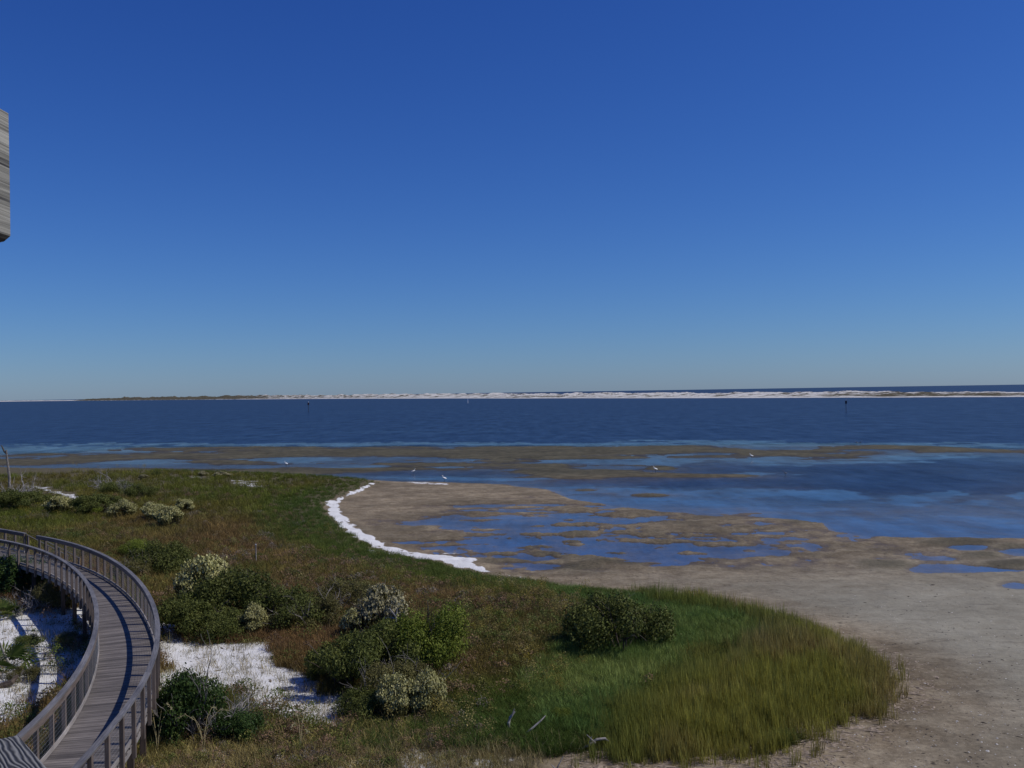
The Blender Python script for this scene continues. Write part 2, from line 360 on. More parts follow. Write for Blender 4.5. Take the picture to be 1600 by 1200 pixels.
M['fluff'] = mat_leaf('cream_seed_heads', [(.22, .215, .075), (.40, .38, .16), (.54, .50, .27)], rough=.9, trans=.15)
M['fluff_tan'] = mat_leaf('tan_seed_heads', [(.20, .185, .10), (.33, .30, .17), (.46, .42, .26)], rough=.9, trans=.15)
M['palm'] = mat_leaf('palmetto_leaves', [(.04, .07, .015), (.09, .13, .03), (.18, .19, .05)])
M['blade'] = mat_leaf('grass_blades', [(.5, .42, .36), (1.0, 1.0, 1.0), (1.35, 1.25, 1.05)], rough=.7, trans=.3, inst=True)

# ground --------------------------------------------------------------
def mat_ground():
    m, nd, lk, p = newmat('ground')
    A = lambda s: N(nd, 'Attribute', attribute_name=s).outputs['Fac']
    geo = N(nd, 'NewGeometry'); pos = geo.outputs['Position']
    def noise(scale, det=5.0, rough=.6, stretch=None, dist=0.0):
        n = N(nd, 'TexNoise', Scale=scale, Detail=det, Roughness=rough, Distortion=dist)
        if stretch:
            mp = N(nd, 'Mapping'); mp.inputs['Scale'].default_value = stretch; lk.new(pos, mp.inputs[0]); lk.new(mp.outputs[0], n.inputs['Vector'])
        else: lk.new(pos, n.inputs['Vector'])
        return n.outputs[0]
    big, mid, fine, tiny = noise(.12), noise(.8), noise(5.0, 6.0, .7), noise(26.0, 4.0, .7)
    # mud flat: brown wrack-covered, and pale grey silty sand
    r1 = ramp(nd, [(.30, (.10, .076, .046)), (.48, (.20, .158, .104)), (.66, (.34, .28, .192))])
    lk.new(math_(nd, lk, 'ADD', math_(nd, lk, 'MULTIPLY', mid, .45), math_(nd, lk, 'MULTIPLY', fine, .55)), r1.inputs[0])
    r2 = ramp(nd, [(.30, (.165, .150, .112)), (.5, (.25, .232, .178)), (.70, (.345, .322, .255))])
    lk.new(math_(nd, lk, 'ADD', math_(nd, lk, 'MULTIPLY', big, .5), math_(nd, lk, 'ADD', math_(nd, lk, 'MULTIPLY', mid, .2), math_(nd, lk, 'MULTIPLY', fine, .3))), r2.inputs[0])
    c = mixc(nd, lk, math_(nd, lk, 'ADD', A('grey'), math_(nd, lk, 'MULTIPLY', math_(nd, lk, 'SUBTRACT', mid, .5), .8), clamp=True), r1.outputs[0], r2.outputs[0])
    # dark and light flecks
    vo = N(nd, 'TexVoronoi', Scale=2.6); lk.new(pos, vo.inputs['Vector'])
    fl = ramp(nd, [(.02, (1, 1, 1)), (.09, (0, 0, 0))]); lk.new(vo.outputs['Distance'], fl.inputs[0])
    c = mixc(nd, lk, math_(nd, lk, 'MULTIPLY', fl.outputs[0], .55), c, (.07, .058, .045))
    st = ramp(nd, [(.54, (0, 0, 0)), (.70, (1, 1, 1))]); lk.new(noise(1.0, 6.0, .65, (.9, 2.6, 1), .8), st.inputs[0])
    c = mixc(nd, lk, math_(nd, lk, 'MULTIPLY', st.outputs[0], .45), c, (.075, .062, .048))
    # weed covered mounds
    md = ramp(nd, [(.3, (.040, .038, .024)), (.7, (.10, .090, .058))]); lk.new(fine, md.inputs[0])
    c = mixc(nd, lk, math_(nd, lk, 'MULTIPLY', A('mound'), .8, clamp=True), c, md.outputs[0])
    fr = ramp(nd, [(.3, (.042, .042, .024)), (.7, (.105, .094, .058))]); lk.new(mid, fr.inputs[0])
    c = mixc(nd, lk, math_(nd, lk, 'MULTIPLY', A('far'), .92, clamp=True), c, fr.outputs[0])
    mo = ramp(nd, [(.36, (.62, .60, .56)), (.62, (1.18, 1.16, 1.12))]); lk.new(noise(1.0, 6.0, .7, (.11, .20, 1)), mo.inputs[0])
    c = mixc(nd, lk, math_(nd, lk, 'SUBTRACT', .9, math_(nd, lk, 'MULTIPLY', A('grey'), .6), clamp=True), c, mixc(nd, lk, 1.0, c, mo.outputs[0], 'MULTIPLY'))
    # soil under the vegetation
    so = ramp(nd, [(.3, (.050, .040, .022)), (.5, (.095, .080, .042)), (.72, (.17, .14, .085))])
    lk.new(math_(nd, lk, 'ADD', math_(nd, lk, 'MULTIPLY', mid, .5), math_(nd, lk, 'MULTIPLY', fine, .5)), so.inputs[0])
    c = mixc(nd, lk, A('land'), c, so.outputs[0])
    # white quartz sand
    sa = ramp(nd, [(.3, (.60, .59, .57)), (.7, (.76, .755, .74))]); lk.new(mid, sa.inputs[0])
    sf = math_(nd, lk, 'ADD', A('sand'), math_(nd, lk, 'MULTIPLY', math_(nd, lk, 'SUBTRACT', fine, .5), 1.1))
    sf = math_(nd, lk, 'ADD', sf, math_(nd, lk, 'MULTIPLY', math_(nd, lk, 'SUBTRACT', mid, .5), 1.1))
    rs = ramp(nd, [(.42, (0, 0, 0)), (.58, (1, 1, 1))]); lk.new(sf, rs.inputs[0])
    c = mixc(nd, lk, rs.outputs[0], c, sa.outputs[0])
    # wet near and below the water line
    sx = N(nd, 'SeparateXYZ'); lk.new(pos, sx.inputs[0])
    wet = N(nd, 'MapRange'); wet.interpolation_type = 'SMOOTHSTEP'; lk.new(math_(nd, lk, 'ADD', sx.outputs[2], math_(nd, lk, 'MULTIPLY', math_(nd, lk, 'SUBTRACT', mid, .5), .05)), wet.inputs[0])
    wet.inputs[1].default_value = .075; wet.inputs[2].default_value = .0; wet.inputs[3].default_value = 0; wet.inputs[4].default_value = 1
    c = mixc(nd, lk, wet.outputs[0], c, mixc(nd, lk, 1.0, c, (.70, .66, .60), 'MULTIPLY'))
    lk.new(c, p.inputs['Base Color'])
    rr = N(nd, 'MapRange'); lk.new(wet.outputs[0], rr.inputs[0]); rr.inputs[3].default_value = .92; rr.inputs[4].default_value = .5; lk.new(rr.outputs[0], p.inputs['Roughness'])
    p.inputs['Specular IOR Level'].default_value = .2
    b = N(nd, 'Bump', Strength=.9, Distance=.11)
    lk.new(math_(nd, lk, 'ADD', math_(nd, lk, 'ADD', mid, math_(nd, lk, 'MULTIPLY', fine, .35)), math_(nd, lk, 'MULTIPLY', tiny, .08)), b.inputs['Height']); lk.new(b.outputs[0], p.inputs['Normal'])
    return m

def polar_grid(th, rr):
    T, Rr = np.meshgrid(th, rr); x = Rr * np.sin(T); y = Rr * np.cos(T)
    nr, nt = T.shape; i = np.arange((nr - 1) * (nt - 1)); a = (i // (nt - 1)) * nt + i % (nt - 1)
    return x.ravel(), y.ravel(), np.c_[a, a + 1, a + nt + 1, a + nt]
front = np.linspace(-R(33), R(33), 800)
th = np.concatenate([np.linspace(-R(150), -R(34), 60), front, np.linspace(R(34), R(150), 60)])
vv = np.concatenate([np.linspace(1500, 1180, 30), np.linspace(1178, 800, 170), np.linspace(798.3, 690, 76), np.linspace(688.8, 640, 30)])
rr = CAMH * FPX / (vv - 613)
rr = np.concatenate([[.5, 4, 8, 12, 15], rr, [900, 1500, 4000, 20000, 60000]])
gx, gy, gf = polar_grid(th, rr)
G = fields(gx, gy)
dd = np.hypot(gx, gy); gz = np.where(dd > 450, -3.0, G['h'])
me = mesh_np('ground', np.c_[gx, gy, gz], gf[:, ::-1], mat_ground(), True, dict(land=G['land'], sand=G['sand'], grey=G['grey'], mound=G['mound'], far=G['far']))
ground = set_props(link(bpy.data.objects.new('ground', me)), kind='structure')

# water ---------------------------------------------------------------
def mat_water():
    m, nd, lk, p = newmat('water'); nd.remove(p)
    A = lambda s: N(nd, 'Attribute', attribute_name=s).outputs['Fac']
    geo = N(nd, 'NewGeometry'); pos = geo.outputs['Position']
    def ns(sc, det, rough=.6):
        mp = N(nd, 'Mapping'); mp.inputs['Scale'].default_value = sc; lk.new(pos, mp.inputs[0])
        n = N(nd, 'TexNoise', Scale=1.0, Detail=det, Roughness=rough); lk.new(mp.outputs[0], n.inputs['Vector']); return n.outputs[0]
    n = ns((1.0, 2.4, 1), 6.0)
    lane = ns((.008, .03, 1), 4.0); gust = math_(nd, lk, 'ADD', math_(nd, lk, 'MULTIPLY', ns((.10, .09, 1), 6.0, .8), .5), math_(nd, lk, 'MULTIPLY', ns((.30, .055, 1), 4.0, .75), .5))
    rip = math_(nd, lk, 'MULTIPLY', A('ripple'), math_(nd, lk, 'ADD', math_(nd, lk, 'MULTIPLY', lane, .9), .6), clamp=True)
    bmp = N(nd, 'Bump', Distance=.05); lk.new(n, bmp.inputs['Height']); lk.new(math_(nd, lk, 'ADD', math_(nd, lk, 'MULTIPLY', rip, .9), .04), bmp.inputs['Strength'])
    gl = N(nd, 'BsdfGlossy'); gl.inputs['Color'].default_value = (1, 1, 1, 1); lk.new(bmp.outputs[0], gl.inputs['Normal'])
    lk.new(math_(nd, lk, 'ADD', math_(nd, lk, 'MULTIPLY', rip, .16), .04), gl.inputs['Roughness'])
    fr = N(nd, 'Fresnel', IOR=1.33); lk.new(bmp.outputs[0], fr.inputs['Normal'])
    # a wind-roughened surface never shows the full grazing reflectance of a flat one
    att = math_(nd, lk, 'SUBTRACT', math_(nd, lk, 'ADD', .43, math_(nd, lk, 'MULTIPLY', math_(nd, lk, 'MINIMUM', A('depth'), .25), .36)), math_(nd, lk, 'MULTIPLY', rip, .25))
    att = math_(nd, lk, 'MULTIPLY', att, math_(nd, lk, 'ADD', -.55, math_(nd, lk, 'MULTIPLY', gust, 3.1)))
    fac = math_(nd, lk, 'MULTIPLY', math_(nd, lk, 'MINIMUM', fr.outputs[0], .8), att, clamp=True)
    body = N(nd, 'BsdfDiffuse'); body.inputs[0].default_value = (.004, .016, .052, 1)
    tp = N(nd, 'BsdfTransparent'); tp.inputs[0].default_value = (.92, .92, .90, 1)
    mr = N(nd, 'MapRange'); lk.new(A('depth'), mr.inputs[0]); mr.inputs[1].default_value = 0.0; mr.inputs[2].default_value = .8; mr.inputs[3].default_value = .0; mr.inputs[4].default_value = 1
    m1 = N(nd, 'MixShader'); lk.new(mr.outputs[0], m1.inputs[0]); lk.new(tp.outputs[0], m1.inputs[1]); lk.new(body.outputs[0], m1.inputs[2])
    m2 = N(nd, 'MixShader'); lk.new(fac, m2.inputs[0]); lk.new(m1.outputs[0], m2.inputs[1]); lk.new(gl.outputs[0], m2.inputs[2])
    lk.new(m2.outputs[0], nd['Material Output'].inputs[0])
    return m
CALM = [(1275, 775, 70, 6), (1430, 782, 60, 9), (1530, 787, 35, 3), (1590, 776, 25, 6), (1430, 822, 260, 14), (1050, 793, 170, 7), (760, 752, 120, 2.5), (950, 770, 130, 4), (1150, 772, 90, 7), (1250, 795, 60, 4), (1340, 724, 150, 2.5), (1420, 716, 100, 3), (1460, 711, 60, 3),
        (120, 702, 220, 3), (-60, 706, 120, 3), (420, 718, 130, 4), (500, 695, 500, 2.2), (1100, 695, 300, 3.5), (1400, 693, 200, 2.2), (1540, 699, 100, 2.5), (900, 715, 180, 8), (225, 721, 70, 4), (650, 730, 120, 5), (850, 840, 300, 60), (1500, 880, 160, 40), (1130, 690, 90, 2), (1050, 722, 60, 5),
        (1220, 716, 90, 6), (1230, 740, 40, 4)]
RUF = [(1400, 745, 330, 20), (700, 742, 140, 4), (1120, 732, 70, 6), (1000, 755, 160, 5), (1470, 768, 200, 6)]
u, v = proj(gx, gy, 0.0)
cn = fbm(gx * .03, gy * .05, 5, 71, .6)
uc = u + cn * 75; vc = v + fbm(gx * .035, gy * .03, 5, 72, .6) * np.clip((v - 640) * .09, 2, 9)
rip = sstep(700, 690, v) * .95 + .42 * sstep(690, 700, v) * (1 - sstep(790, 850, v)) + .1
for e in RUF: rip = rip + .8 * egauss(uc, vc, e)
uc = uc + 45 * fbm(gx * .22, gy * .22, 4, 74, .6); vc = vc + 4 * sstep(730, 760, v) * fbm(gx * .25, gy * .25, 4, 75, .6)
cw = 1.1 * fbm(gx * .16, gy * .26, 5, 73, .65)
for e in CALM: rip = rip * (1 - .9 * sstep(.25, .6, egauss(uc, vc, e) + cw * egauss(uc, vc, (e[0], e[1], e[2] * 1.5, e[3] * 1.7))))
rip = np.clip(rip, .03, 1) * (1 - .9 * sstep(770, 800, v) * sstep(1300, 1200, u + 0 * v))
me = mesh_np('water', np.c_[gx, gy, np.zeros_like(gx)], gf[:, ::-1], mat_water(), True, dict(ripple=np.clip(rip, .03, 1), depth=np.clip(-gz, 0, 3)))
water = set_props(link(bpy.data.objects.new('water', me)), kind='structure')

# ------------------------------------------------------------------ the barrier island across the bay
def mat_dune():
    m, nd, lk, p = newmat('dune_sand')
    geo = N(nd, 'NewGeometry'); a = N(nd, 'Attribute', attribute_name='veg')
    n = N(nd, 'TexNoise', Scale=.055, Detail=7.0, Roughness=.68); lk.new(geo.outputs['Position'], n.inputs['Vector'])
    n2 = N(nd, 'TexNoise', Scale=.3, Detail=4.0); lk.new(geo.outputs['Position'], n2.inputs['Vector'])
    f = math_(nd, lk, 'ADD', a.outputs['Fac'], math_(nd, lk, 'MULTIPLY', math_(nd, lk, 'SUBTRACT', n.outputs[0], .5), 2.6))
    r = ramp(nd, [(.38, (0, 0, 0)), (.58, (1, 1, 1))]); lk.new(f, r.inputs[0])
    s = ramp(nd, [(.3, (.42, .41, .385)), (.7, (.64, .63, .60))]); lk.new(n2.outputs[0], s.inputs[0])
    g = ramp(nd, [(.3, (.035, .038, .028)), (.7, (.15, .13, .095))]); lk.new(n2.outputs[0], g.inputs[0])
    lk.new(mixc(nd, lk, r.outputs[0], s.outputs[0], g.outputs[0]), p.inputs['Base Color']); p.inputs['Roughness'].default_value = .95; p.inputs['Specular IOR Level'].default_value = 0
    return m
us = np.linspace(-500, 2100, 1400)
SHU = np.array([-500, 0, 60, 115, 150, 250, 400, 600, 800, 1000, 1200, 1400, 1600, 2100])
SHD = np.array([9500, 8600, 8000, 7000, 6000, 5000, 3700, 2450, 1750, 1350, 1110, 960, 850, 700])
SHH = np.array([9, 9, 7, 5, 20, 22, 19, 14.5, 11.5, 8.4, 6.8, 5.6, 4.6, 4.5])
D = np.interp(us, SHU, SHD) * (1 + .012 * fbm(us * .02, us * 0, 3, 81)); Hh = np.interp(us, SHU, SHH)
ang = np.arctan((us - 800) / FPX)
K = 46; s = np.linspace(0, 1, K) ** 1.2
Wd = np.interp(us, [-500, 200, 600, 1600], [900, 900, 520, 330])
rad = D[None] / np.cos(ang)[None] + s[:, None] * Wd[None]
A2 = np.broadcast_to(ang[None], rad.shape); ix = rad * np.sin(A2); iy = rad * np.cos(A2)
nz = fbm(ix * .012, iy * .012, 5, 91, .55); nz2 = fbm(ix * .05, iy * .035, 4, 92, .6)
env = sstep(0, .10, s)[:, None] * .2 + sstep(.08, .55, s)[:, None] * .8
env = env * (1 - .92 * sstep(.82, 1, s))[:, None]
iz = .25 + env * Hh[None] * np.clip(.50 + .40 * nz + .30 * nz2, .03, 1.1) * 1.1
iz[0] = -1; iz[1] = .2; iz[-1] = -1
usb = np.broadcast_to(us[None], rad.shape)
veg = .50 - .12 * sstep(450, 700, usb) + .35 * egauss(usb, s[:, None] * 10, (1450, 2.6, 160, 2.2)) + .2 * egauss(usb, s[:, None] * 10, (840, 1.6, 60, 1.5)) + .65 * (1 - sstep(300, 460, usb)) * sstep(100, 130, usb)
veg = veg - .6 * (1 - sstep(.03, .10, s))[:, None] - .25 * nz2 - .5 * (1 - sstep(100, 150, usb))
nr, nt = rad.shape; i = np.arange((nr - 1) * (nt - 1)); a = (i // (nt - 1)) * nt + i % (nt - 1)
me = mesh_np('island', np.c_[ix.ravel(), iy.ravel(), iz.ravel()], np.c_[a, a + nt, a + nt + 1, a + 1][:, ::-1], mat_dune(), True, dict(veg=veg.ravel()))
set_props(link(bpy.data.objects.new('island', me)), kind='structure')

# ------------------------------------------------------------------ leaf meshes
def leaf_quads(P, Nn, size, asp=.5):
    """diamond leaf at each P facing Nn"""
    n = len(P); Nn = Nn / np.maximum(np.linalg.norm(Nn, axis=1, keepdims=True), 1e-9)
    t = np.cross(Nn, RNG.normal(size=(n, 3))); t /= np.maximum(np.linalg.norm(t, axis=1, keepdims=True), 1e-9); b = np.cross(Nn, t)
    s = (size * RNG.uniform(.65, 1.35, n))[:, None]
    V = np.stack([P - t * s, P - b * s * asp, P + t * s, P + b * s * asp], 1).reshape(-1, 3)
    return V, np.arange(4 * n).reshape(-1, 4)
def leaf_mesh(name, lobes, n, size, mat, shell=.35, asp=.55, up=.3, flatz=True, top=None):
    """leaves through the outer part of a set of ellipsoid lobes (x,y,z,rx,ry,rz)"""
    L = np.array(lobes, float); w = (L[:, 3] * L[:, 4] * L[:, 5]) ** .67; w /= w.sum()
    idx = RNG.choice(len(L), n, p=w); d = RNG.normal(size=(n, 3)); d /= np.linalg.norm(d, axis=1, keepdims=True)
    if top is not None:
        d[:, 2] = np.where(d[:, 2] < top, -d[:, 2] * .6 + top * .4, d[:, 2])
        d /= np.linalg.norm(d, axis=1, keepdims=True)
    r = 1 - shell * RNG.random(n) ** 1.4
    jit = 1 + .16 * np.sin(d[:, 0] * 9 + idx) * np.cos(d[:, 2] * 8 + idx * 2) + .10 * np.sin(d[:, 1] * 17 + idx * 3) + np.where(RNG.random(n) < .10, RNG.random(n) * .45, 0)
    P = L[idx, :3] + d * L[idx, 3:] * (r * jit)[:, None]
    P[:, 2] = np.where(P[:, 2] < .03, np.abs(P[:, 2]) * .5 + .03, P[:, 2])
    nn = d + RNG.normal(size=(n, 3)) * .75; nn[:, 2] += up
    V, F = leaf_quads(P, nn, size, asp)
    lv = np.repeat(np.clip(RNG.normal(.45, .22, n) + .12 * np.sin(idx * 2.3), 0, 1), 4)
    return mesh_np(name, V, F, mat, False, dict(lv=lv))
def rlobes(n, spread, rmin, rmax, h, flat=.75):
    out = []
    for i in range(n):
        a = random.random() * 6.283; q = math.sqrt(random.random()) * spread
        r = random.uniform(rmin, rmax); zt = h * math.sqrt(max(0.05, 1 - (q / (spread + rmax)) ** 2))
        out.append((q * math.cos(a), q * math.sin(a), max(r * flat * .6, zt - r * flat - random.random() * h * .3), r, r, r * flat))
    return out
def branch_mesh(name, mat, n=9, h=.8, spread=.8, r=.03, twigs=3, seed=0, depth=2, up=.7, stem=None):
    rnd = random.Random(seed); mb = MB()
    def grow(p, d, L, rad, lev):
        pts = [p]; q = np.array(p, float); dv = np.array(d, float); k = 4
        for i in range(k):
            dv = dv + np.array([rnd.gauss(0, .22), rnd.gauss(0, .22), rnd.gauss(.02, .16)]); dv /= np.linalg.norm(dv)
            q = q + dv * L / k; pts.append(q.copy())
        rr_ = np.linspace(rad, rad * .35, k + 1); mb.tube(pts, rr_, 4 if lev else 5)
        if lev < depth:
            for _ in range(twigs):
                t = rnd.randint(1, k); nd_ = dv * .6 + np.array([rnd.gauss(0, .7), rnd.gauss(0, .7), rnd.gauss(.25, .4)]); nd_ /= np.linalg.norm(nd_)
                grow(pts[t], nd_, L * rnd.uniform(.4, .7), rad * .5, lev + 1)
    for i in range(n):
        a = rnd.random() * 6.283; d = np.array([math.cos(a) * spread, math.sin(a) * spread, up]); d /= np.linalg.norm(d)
        grow((math.cos(a) * .06, math.sin(a) * .06, -.05), d, h, r, 0)
    return mb.mesh(name, mat)

PROTO = {}
def make_protos():
    P = PROTO
    for k in range(3):      # unit shrubs: radius about 1, height about 1
        lob = rlobes(18, .72, .16, .36, 1.0)
        P['saltbush', k] = [('foliage', leaf_mesh('foliage', lob, 5200, .042, M['leaf_olive'])),
                            ('seed_heads', leaf_mesh('seed_heads', [(a, b, c + .03, d * 1.07, e * 1.07, f * 1.07) for a, b, c, d, e, f in lob], 5200, .028, M['fluff'], shell=.08, asp=.9, top=.0)),
                            ('stem', branch_mesh('stem', M['bark_dark'], 7, .7, .7, .025, 2, k))]
        lob = rlobes(18, .72, .16, .34, 1.0)
        P['tanbush', k] = [('foliage', leaf_mesh('foliage', lob, 4200, .042, M['leaf_olive'])),
                           ('seed_heads', leaf_mesh('seed_heads', [(a, b, c + .03, d * 1.07, e * 1.07, f * 1.07) for a, b, c, d, e, f in lob], 5600, .028, M['fluff_tan'], shell=.08, asp=.9, top=-.1)),
                           ('stem', branch_mesh('stem', M['bark_dark'], 7, .7, .7, .025, 2, k + 5))]
        lob = rlobes(16, .66, .20, .42, 1.0)
        P['green', k] = [('foliage', leaf_mesh('foliage', lob, 15000, .027, M['leaf_green'], shell=.45, asp=.35, up=.6)),
                         ('stem', branch_mesh('stem', M['bark_dark'], 7, .7, .7, .025, 2, k + 9))]
        lob = rlobes(17, .78, .16, .42, 1.0)
        P['dark', k] = [('foliage', leaf_mesh('foliage', lob, 16000, .027, M['leaf_dark'], shell=.5, asp=.45)),
                        ('stem', branch_mesh('stem', M['bark_dark'], 7, .7, .7, .025, 2, k + 19))]
        lob = rlobes(14, .74, .15, .36, .95)
        P['olive', k] = [('foliage', leaf_mesh('foliage', lob, 11000, .026, M['leaf_olive'], shell=.6, asp=.35)),
                         ('stem', branch_mesh('stem', M['bark'], 8, .85, .7, .022, 3, k + 29))]
    for k in range(2):
        lob = rlobes(22, .68, .20, .36, 1.0, .8)
        P['oak', k] = [('foliage', leaf_mesh('foliage', lob, 14000, .030, M['leaf_oak'], shell=.5, asp=.5)),
                       ('stem', branch_mesh('stem', M['bark'], 9, .9, .8, .03, 3, k + 39))]
        P['bare', k] = [('branches', branch_mesh('branches', M['bare'], 13, .85, 1.0, .030, 4, k + 49, 2, .55))]
make_protos()
KIND = {'saltbush': ('saltbush', 'shrub'), 'tanbush': ('saltbush', 'shrub'), 'green': ('green_shrub', 'shrub'), 'dark': ('dark_shrub', 'shrub'), 'olive': ('olive_shrub', 'shrub'),
        'oak': ('scrub_oak', 'shrub'), 'bare': ('bare_shrub', 'dead shrub')}
GRP = {'saltbush': 'saltbushes with pale seed heads', 'tanbush': 'saltbushes with pale seed heads', 'green': 'green shrubs in the dune meadow', 'dark': 'dark evergreen shrubs', 'olive': 'olive shrubs in the dune meadow',
       'oak': 'scrub oaks by the boardwalk', 'bare': 'leafless bleached shrubs'}
def gz_at(x, y): return float(fields(np.array([x]), np.array([y]))['h'][0])
OCC = []
def bush(kind, var, u, vb, wpx, hpx, label, rz=None):
    x, y = unproj(u, vb, .6); x, y = float(x), float(y); z = gz_at(x, y); d = math.hypot(x, y)
    nm, cat = KIND[kind]
    e = empty(nm, (x, y, z - .04), random.random() * 6.28 if rz is None else rz, label=label, cat=cat, group=GRP[kind])
    sx = wpx * .5 * y / FPX * (1.32 if kind in ('dark', 'olive', 'green', 'oak') else 1.14); sz = hpx * y / FPX * (1.15 if kind == 'bare' else 1.22 if vb > 850 else 1.1)
    e.scale = (sx, sx, sz); OCC.append((x, y, sx))
    last = e
    for n, mm in PROTO[kind, var]:
        o = link(bpy.data.objects.new(n, mm), last if n == 'seed_heads' else e)
        if n == 'foliage': last = o
    return e
B = bush
B('saltbush', 0, 320, 958, 92, 76, 'large pale flowered saltbush in the dark thicket right of the boardwalk')
B('saltbush', 1, 392, 994, 50, 42, 'small round pale saltbush at the front edge of the thicket by the white sand')
B('tanbush', 0, 592, 1000, 86, 72, 'tan seeded saltbush behind the round bright green shrub')
B('saltbush', 2, 556, 1004, 44, 46, 'pale greenish saltbush clump left of the tan seeded one')
B('saltbush', 0, 616, 1120, 66, 62, 'cream saltbush nearest the viewer, left half of the touching pair')
B('saltbush', 1, 662, 1114, 62, 62, 'cream saltbush nearest the viewer, right half of the touching pair')
B('saltbush', 1, 94, 804, 44, 26, 'pale saltbush just below the end of the sandy path at left')
B('saltbush', 2, 192, 811, 42, 28, 'pale saltbush right of the dark shrub below the sandy path')
B('saltbush', 0, 264, 826, 50, 32, 'biggest pale saltbush of the cluster in the left meadow')
B('saltbush', 2, 240, 815, 40, 26, 'pale saltbush joined to the left side of the biggest one in the left meadow')
B('tanbush', 1, 232, 797, 16, 12, 'small tan domed saltbush above the left meadow cluster')
B('saltbush', 1, 285, 803, 32, 20, 'greener saltbush at the upper right of the left meadow cluster')
B('tanbush', 2, 225, 750, 14, 8, 'small tan domed saltbush right of the dead grey shrub')
B('tanbush', 0, 318, 745, 14, 8, 'tiny tan saltbush, left one of two near the far marsh edge')
B('tanbush', 1, 346, 747, 26, 9, 'wider tan saltbush, right one of two near the far marsh edge')
B('olive', 0, 712, 966, 34, 24, 'small grey green shrub in the brown grass right of the tan saltbush')
B('olive', 1, 738, 968, 28, 18, 'low seedy shrub near the yellow flowers in the brown grass')
B('green', 0, 676, 1046, 128, 94, 'round bright green shrub in the middle of the thicket')
B('green', 1, 216, 872, 50, 26, 'bright green low shrub just right of the far boardwalk bend')
B('dark', 0, 240, 902, 86, 48, 'grey green sprawling shrub behind the outer boardwalk rail')
B('olive', 2, 205, 912, 56, 36, 'low olive shrub against the outer boardwalk rail')
B('dark', 1, 375, 972, 116, 80, 'dark shrub directly right of the large pale saltbush')
B('dark', 2, 300, 990, 100, 58, 'dark shrub beneath the large pale saltbush')
B('dark', 0, 440, 985, 104, 62, 'wide dark shrub right of the small round pale saltbush')
B('dark', 1, 345, 996, 80, 40, 'low dark shrub at the upper edge of the white sand')
B('olive', 0, 486, 986, 86, 54, 'olive brown shrub between the two thickets')
B('olive', 1, 540, 958, 92, 50, 'domed olive shrub behind the tan saltbush')
B('dark', 2, 548, 1072, 116, 84, 'tall dark shrub at the left end of the right thicket')
B('dark', 0, 606, 1062, 100, 84, 'dark shrub in front of the tan saltbush with a dead branch over it')
B('olive', 2, 600, 1094, 92, 66, 'olive shrub directly behind the nearest cream saltbushes')
B('dark', 1, 575, 1115, 76, 44, 'low dark shrub casting shade on the end of the white sand')
B('dark', 2, 512, 1062, 60, 46, 'small dark shrub at the left foot of the right thicket')
B('olive', 0, 655, 1084, 84, 46, 'low olive shrub under the round bright green shrub')
B('dark', 0, 975, 1020, 136, 86, 'big dark shrub alone on the green grass right of centre')
B('olive', 1, 945, 978, 74, 44, 'lighter shrub behind the big dark shrub on the green grass')
B('green', 2, 876, 1122, 32, 26, 'small bright green bush in the grass near the cordgrass')
B('oak', 0, 292, 1150, 104, 94, 'glossy green scrub oak beside the near boardwalk rail')
B('oak', 1, 372, 1150, 74, 46, 'lower scrub oak at the right of the glossy green one')
B('bare', 0, 345, 1142, 92, 66, 'leafless grey bush between the two scrub oaks')
B('dark', 2, 150, 805, 62, 34, 'dark rounded shrub between two pale saltbushes below the sandy path')
B('green', 1, 146, 806, 26, 18, 'small brighter shrub at the foot of the dark rounded one at left')
B('dark', 0, 222, 780, 38, 24, 'dark shrub right of and below the dead grey shrub')
B('dark', 1, 180, 772, 46, 20, 'dark shrub under the dead grey branches in the left meadow')
B('bare', 1, 176, 768, 50, 27, 'dead grey shrub with bleached branches in the left meadow')
B('bare', 0, 200, 772, 32, 20, 'fine twigged grey shrub beside the dead one in the left meadow')
B('dark', 2, 32, 796, 74, 32, 'dark shrub at the left edge beneath the leaning dead tree')
B('bare', 1, 28, 788, 62, 40, 'bleached leafless shrub over the dark one at the left edge')
B('dark', 0, 246, 746, 13, 11, 'tiny dark shrub near the far marsh edge')
B('olive', 2, 55, 815, 40, 14, 'low olive shrub behind the far end of the boardwalk')
B('oak', 1, 30, 930, 100, 56, 'scrub oak under the far bend of the boardwalk')
B('oak', 0, -40, 930, 90, 60, 'scrub oak cut by the left edge below the boardwalk')
B('olive', 1, 78, 955, 66, 42, 'olive shrub in the shade behind the boardwalk piles')
B('bare', 0, 40, 962, 54, 34, 'bleached twiggy bush on the white sand below the boardwalk')
B('dark', 1, 45, 1008, 36, 14, 'low weedy shrub crossed by the railing shadow')
B('olive', 0, 40, 1070, 44, 26, 'low olive shrub near the palmetto in the white sand')
B('olive', 2, 110, 1010, 46, 24, 'low shaded shrub under the boardwalk deck')
B('dark', 2, 120, 1130, 60, 34, 'dark shrub under the near boardwalk deck')

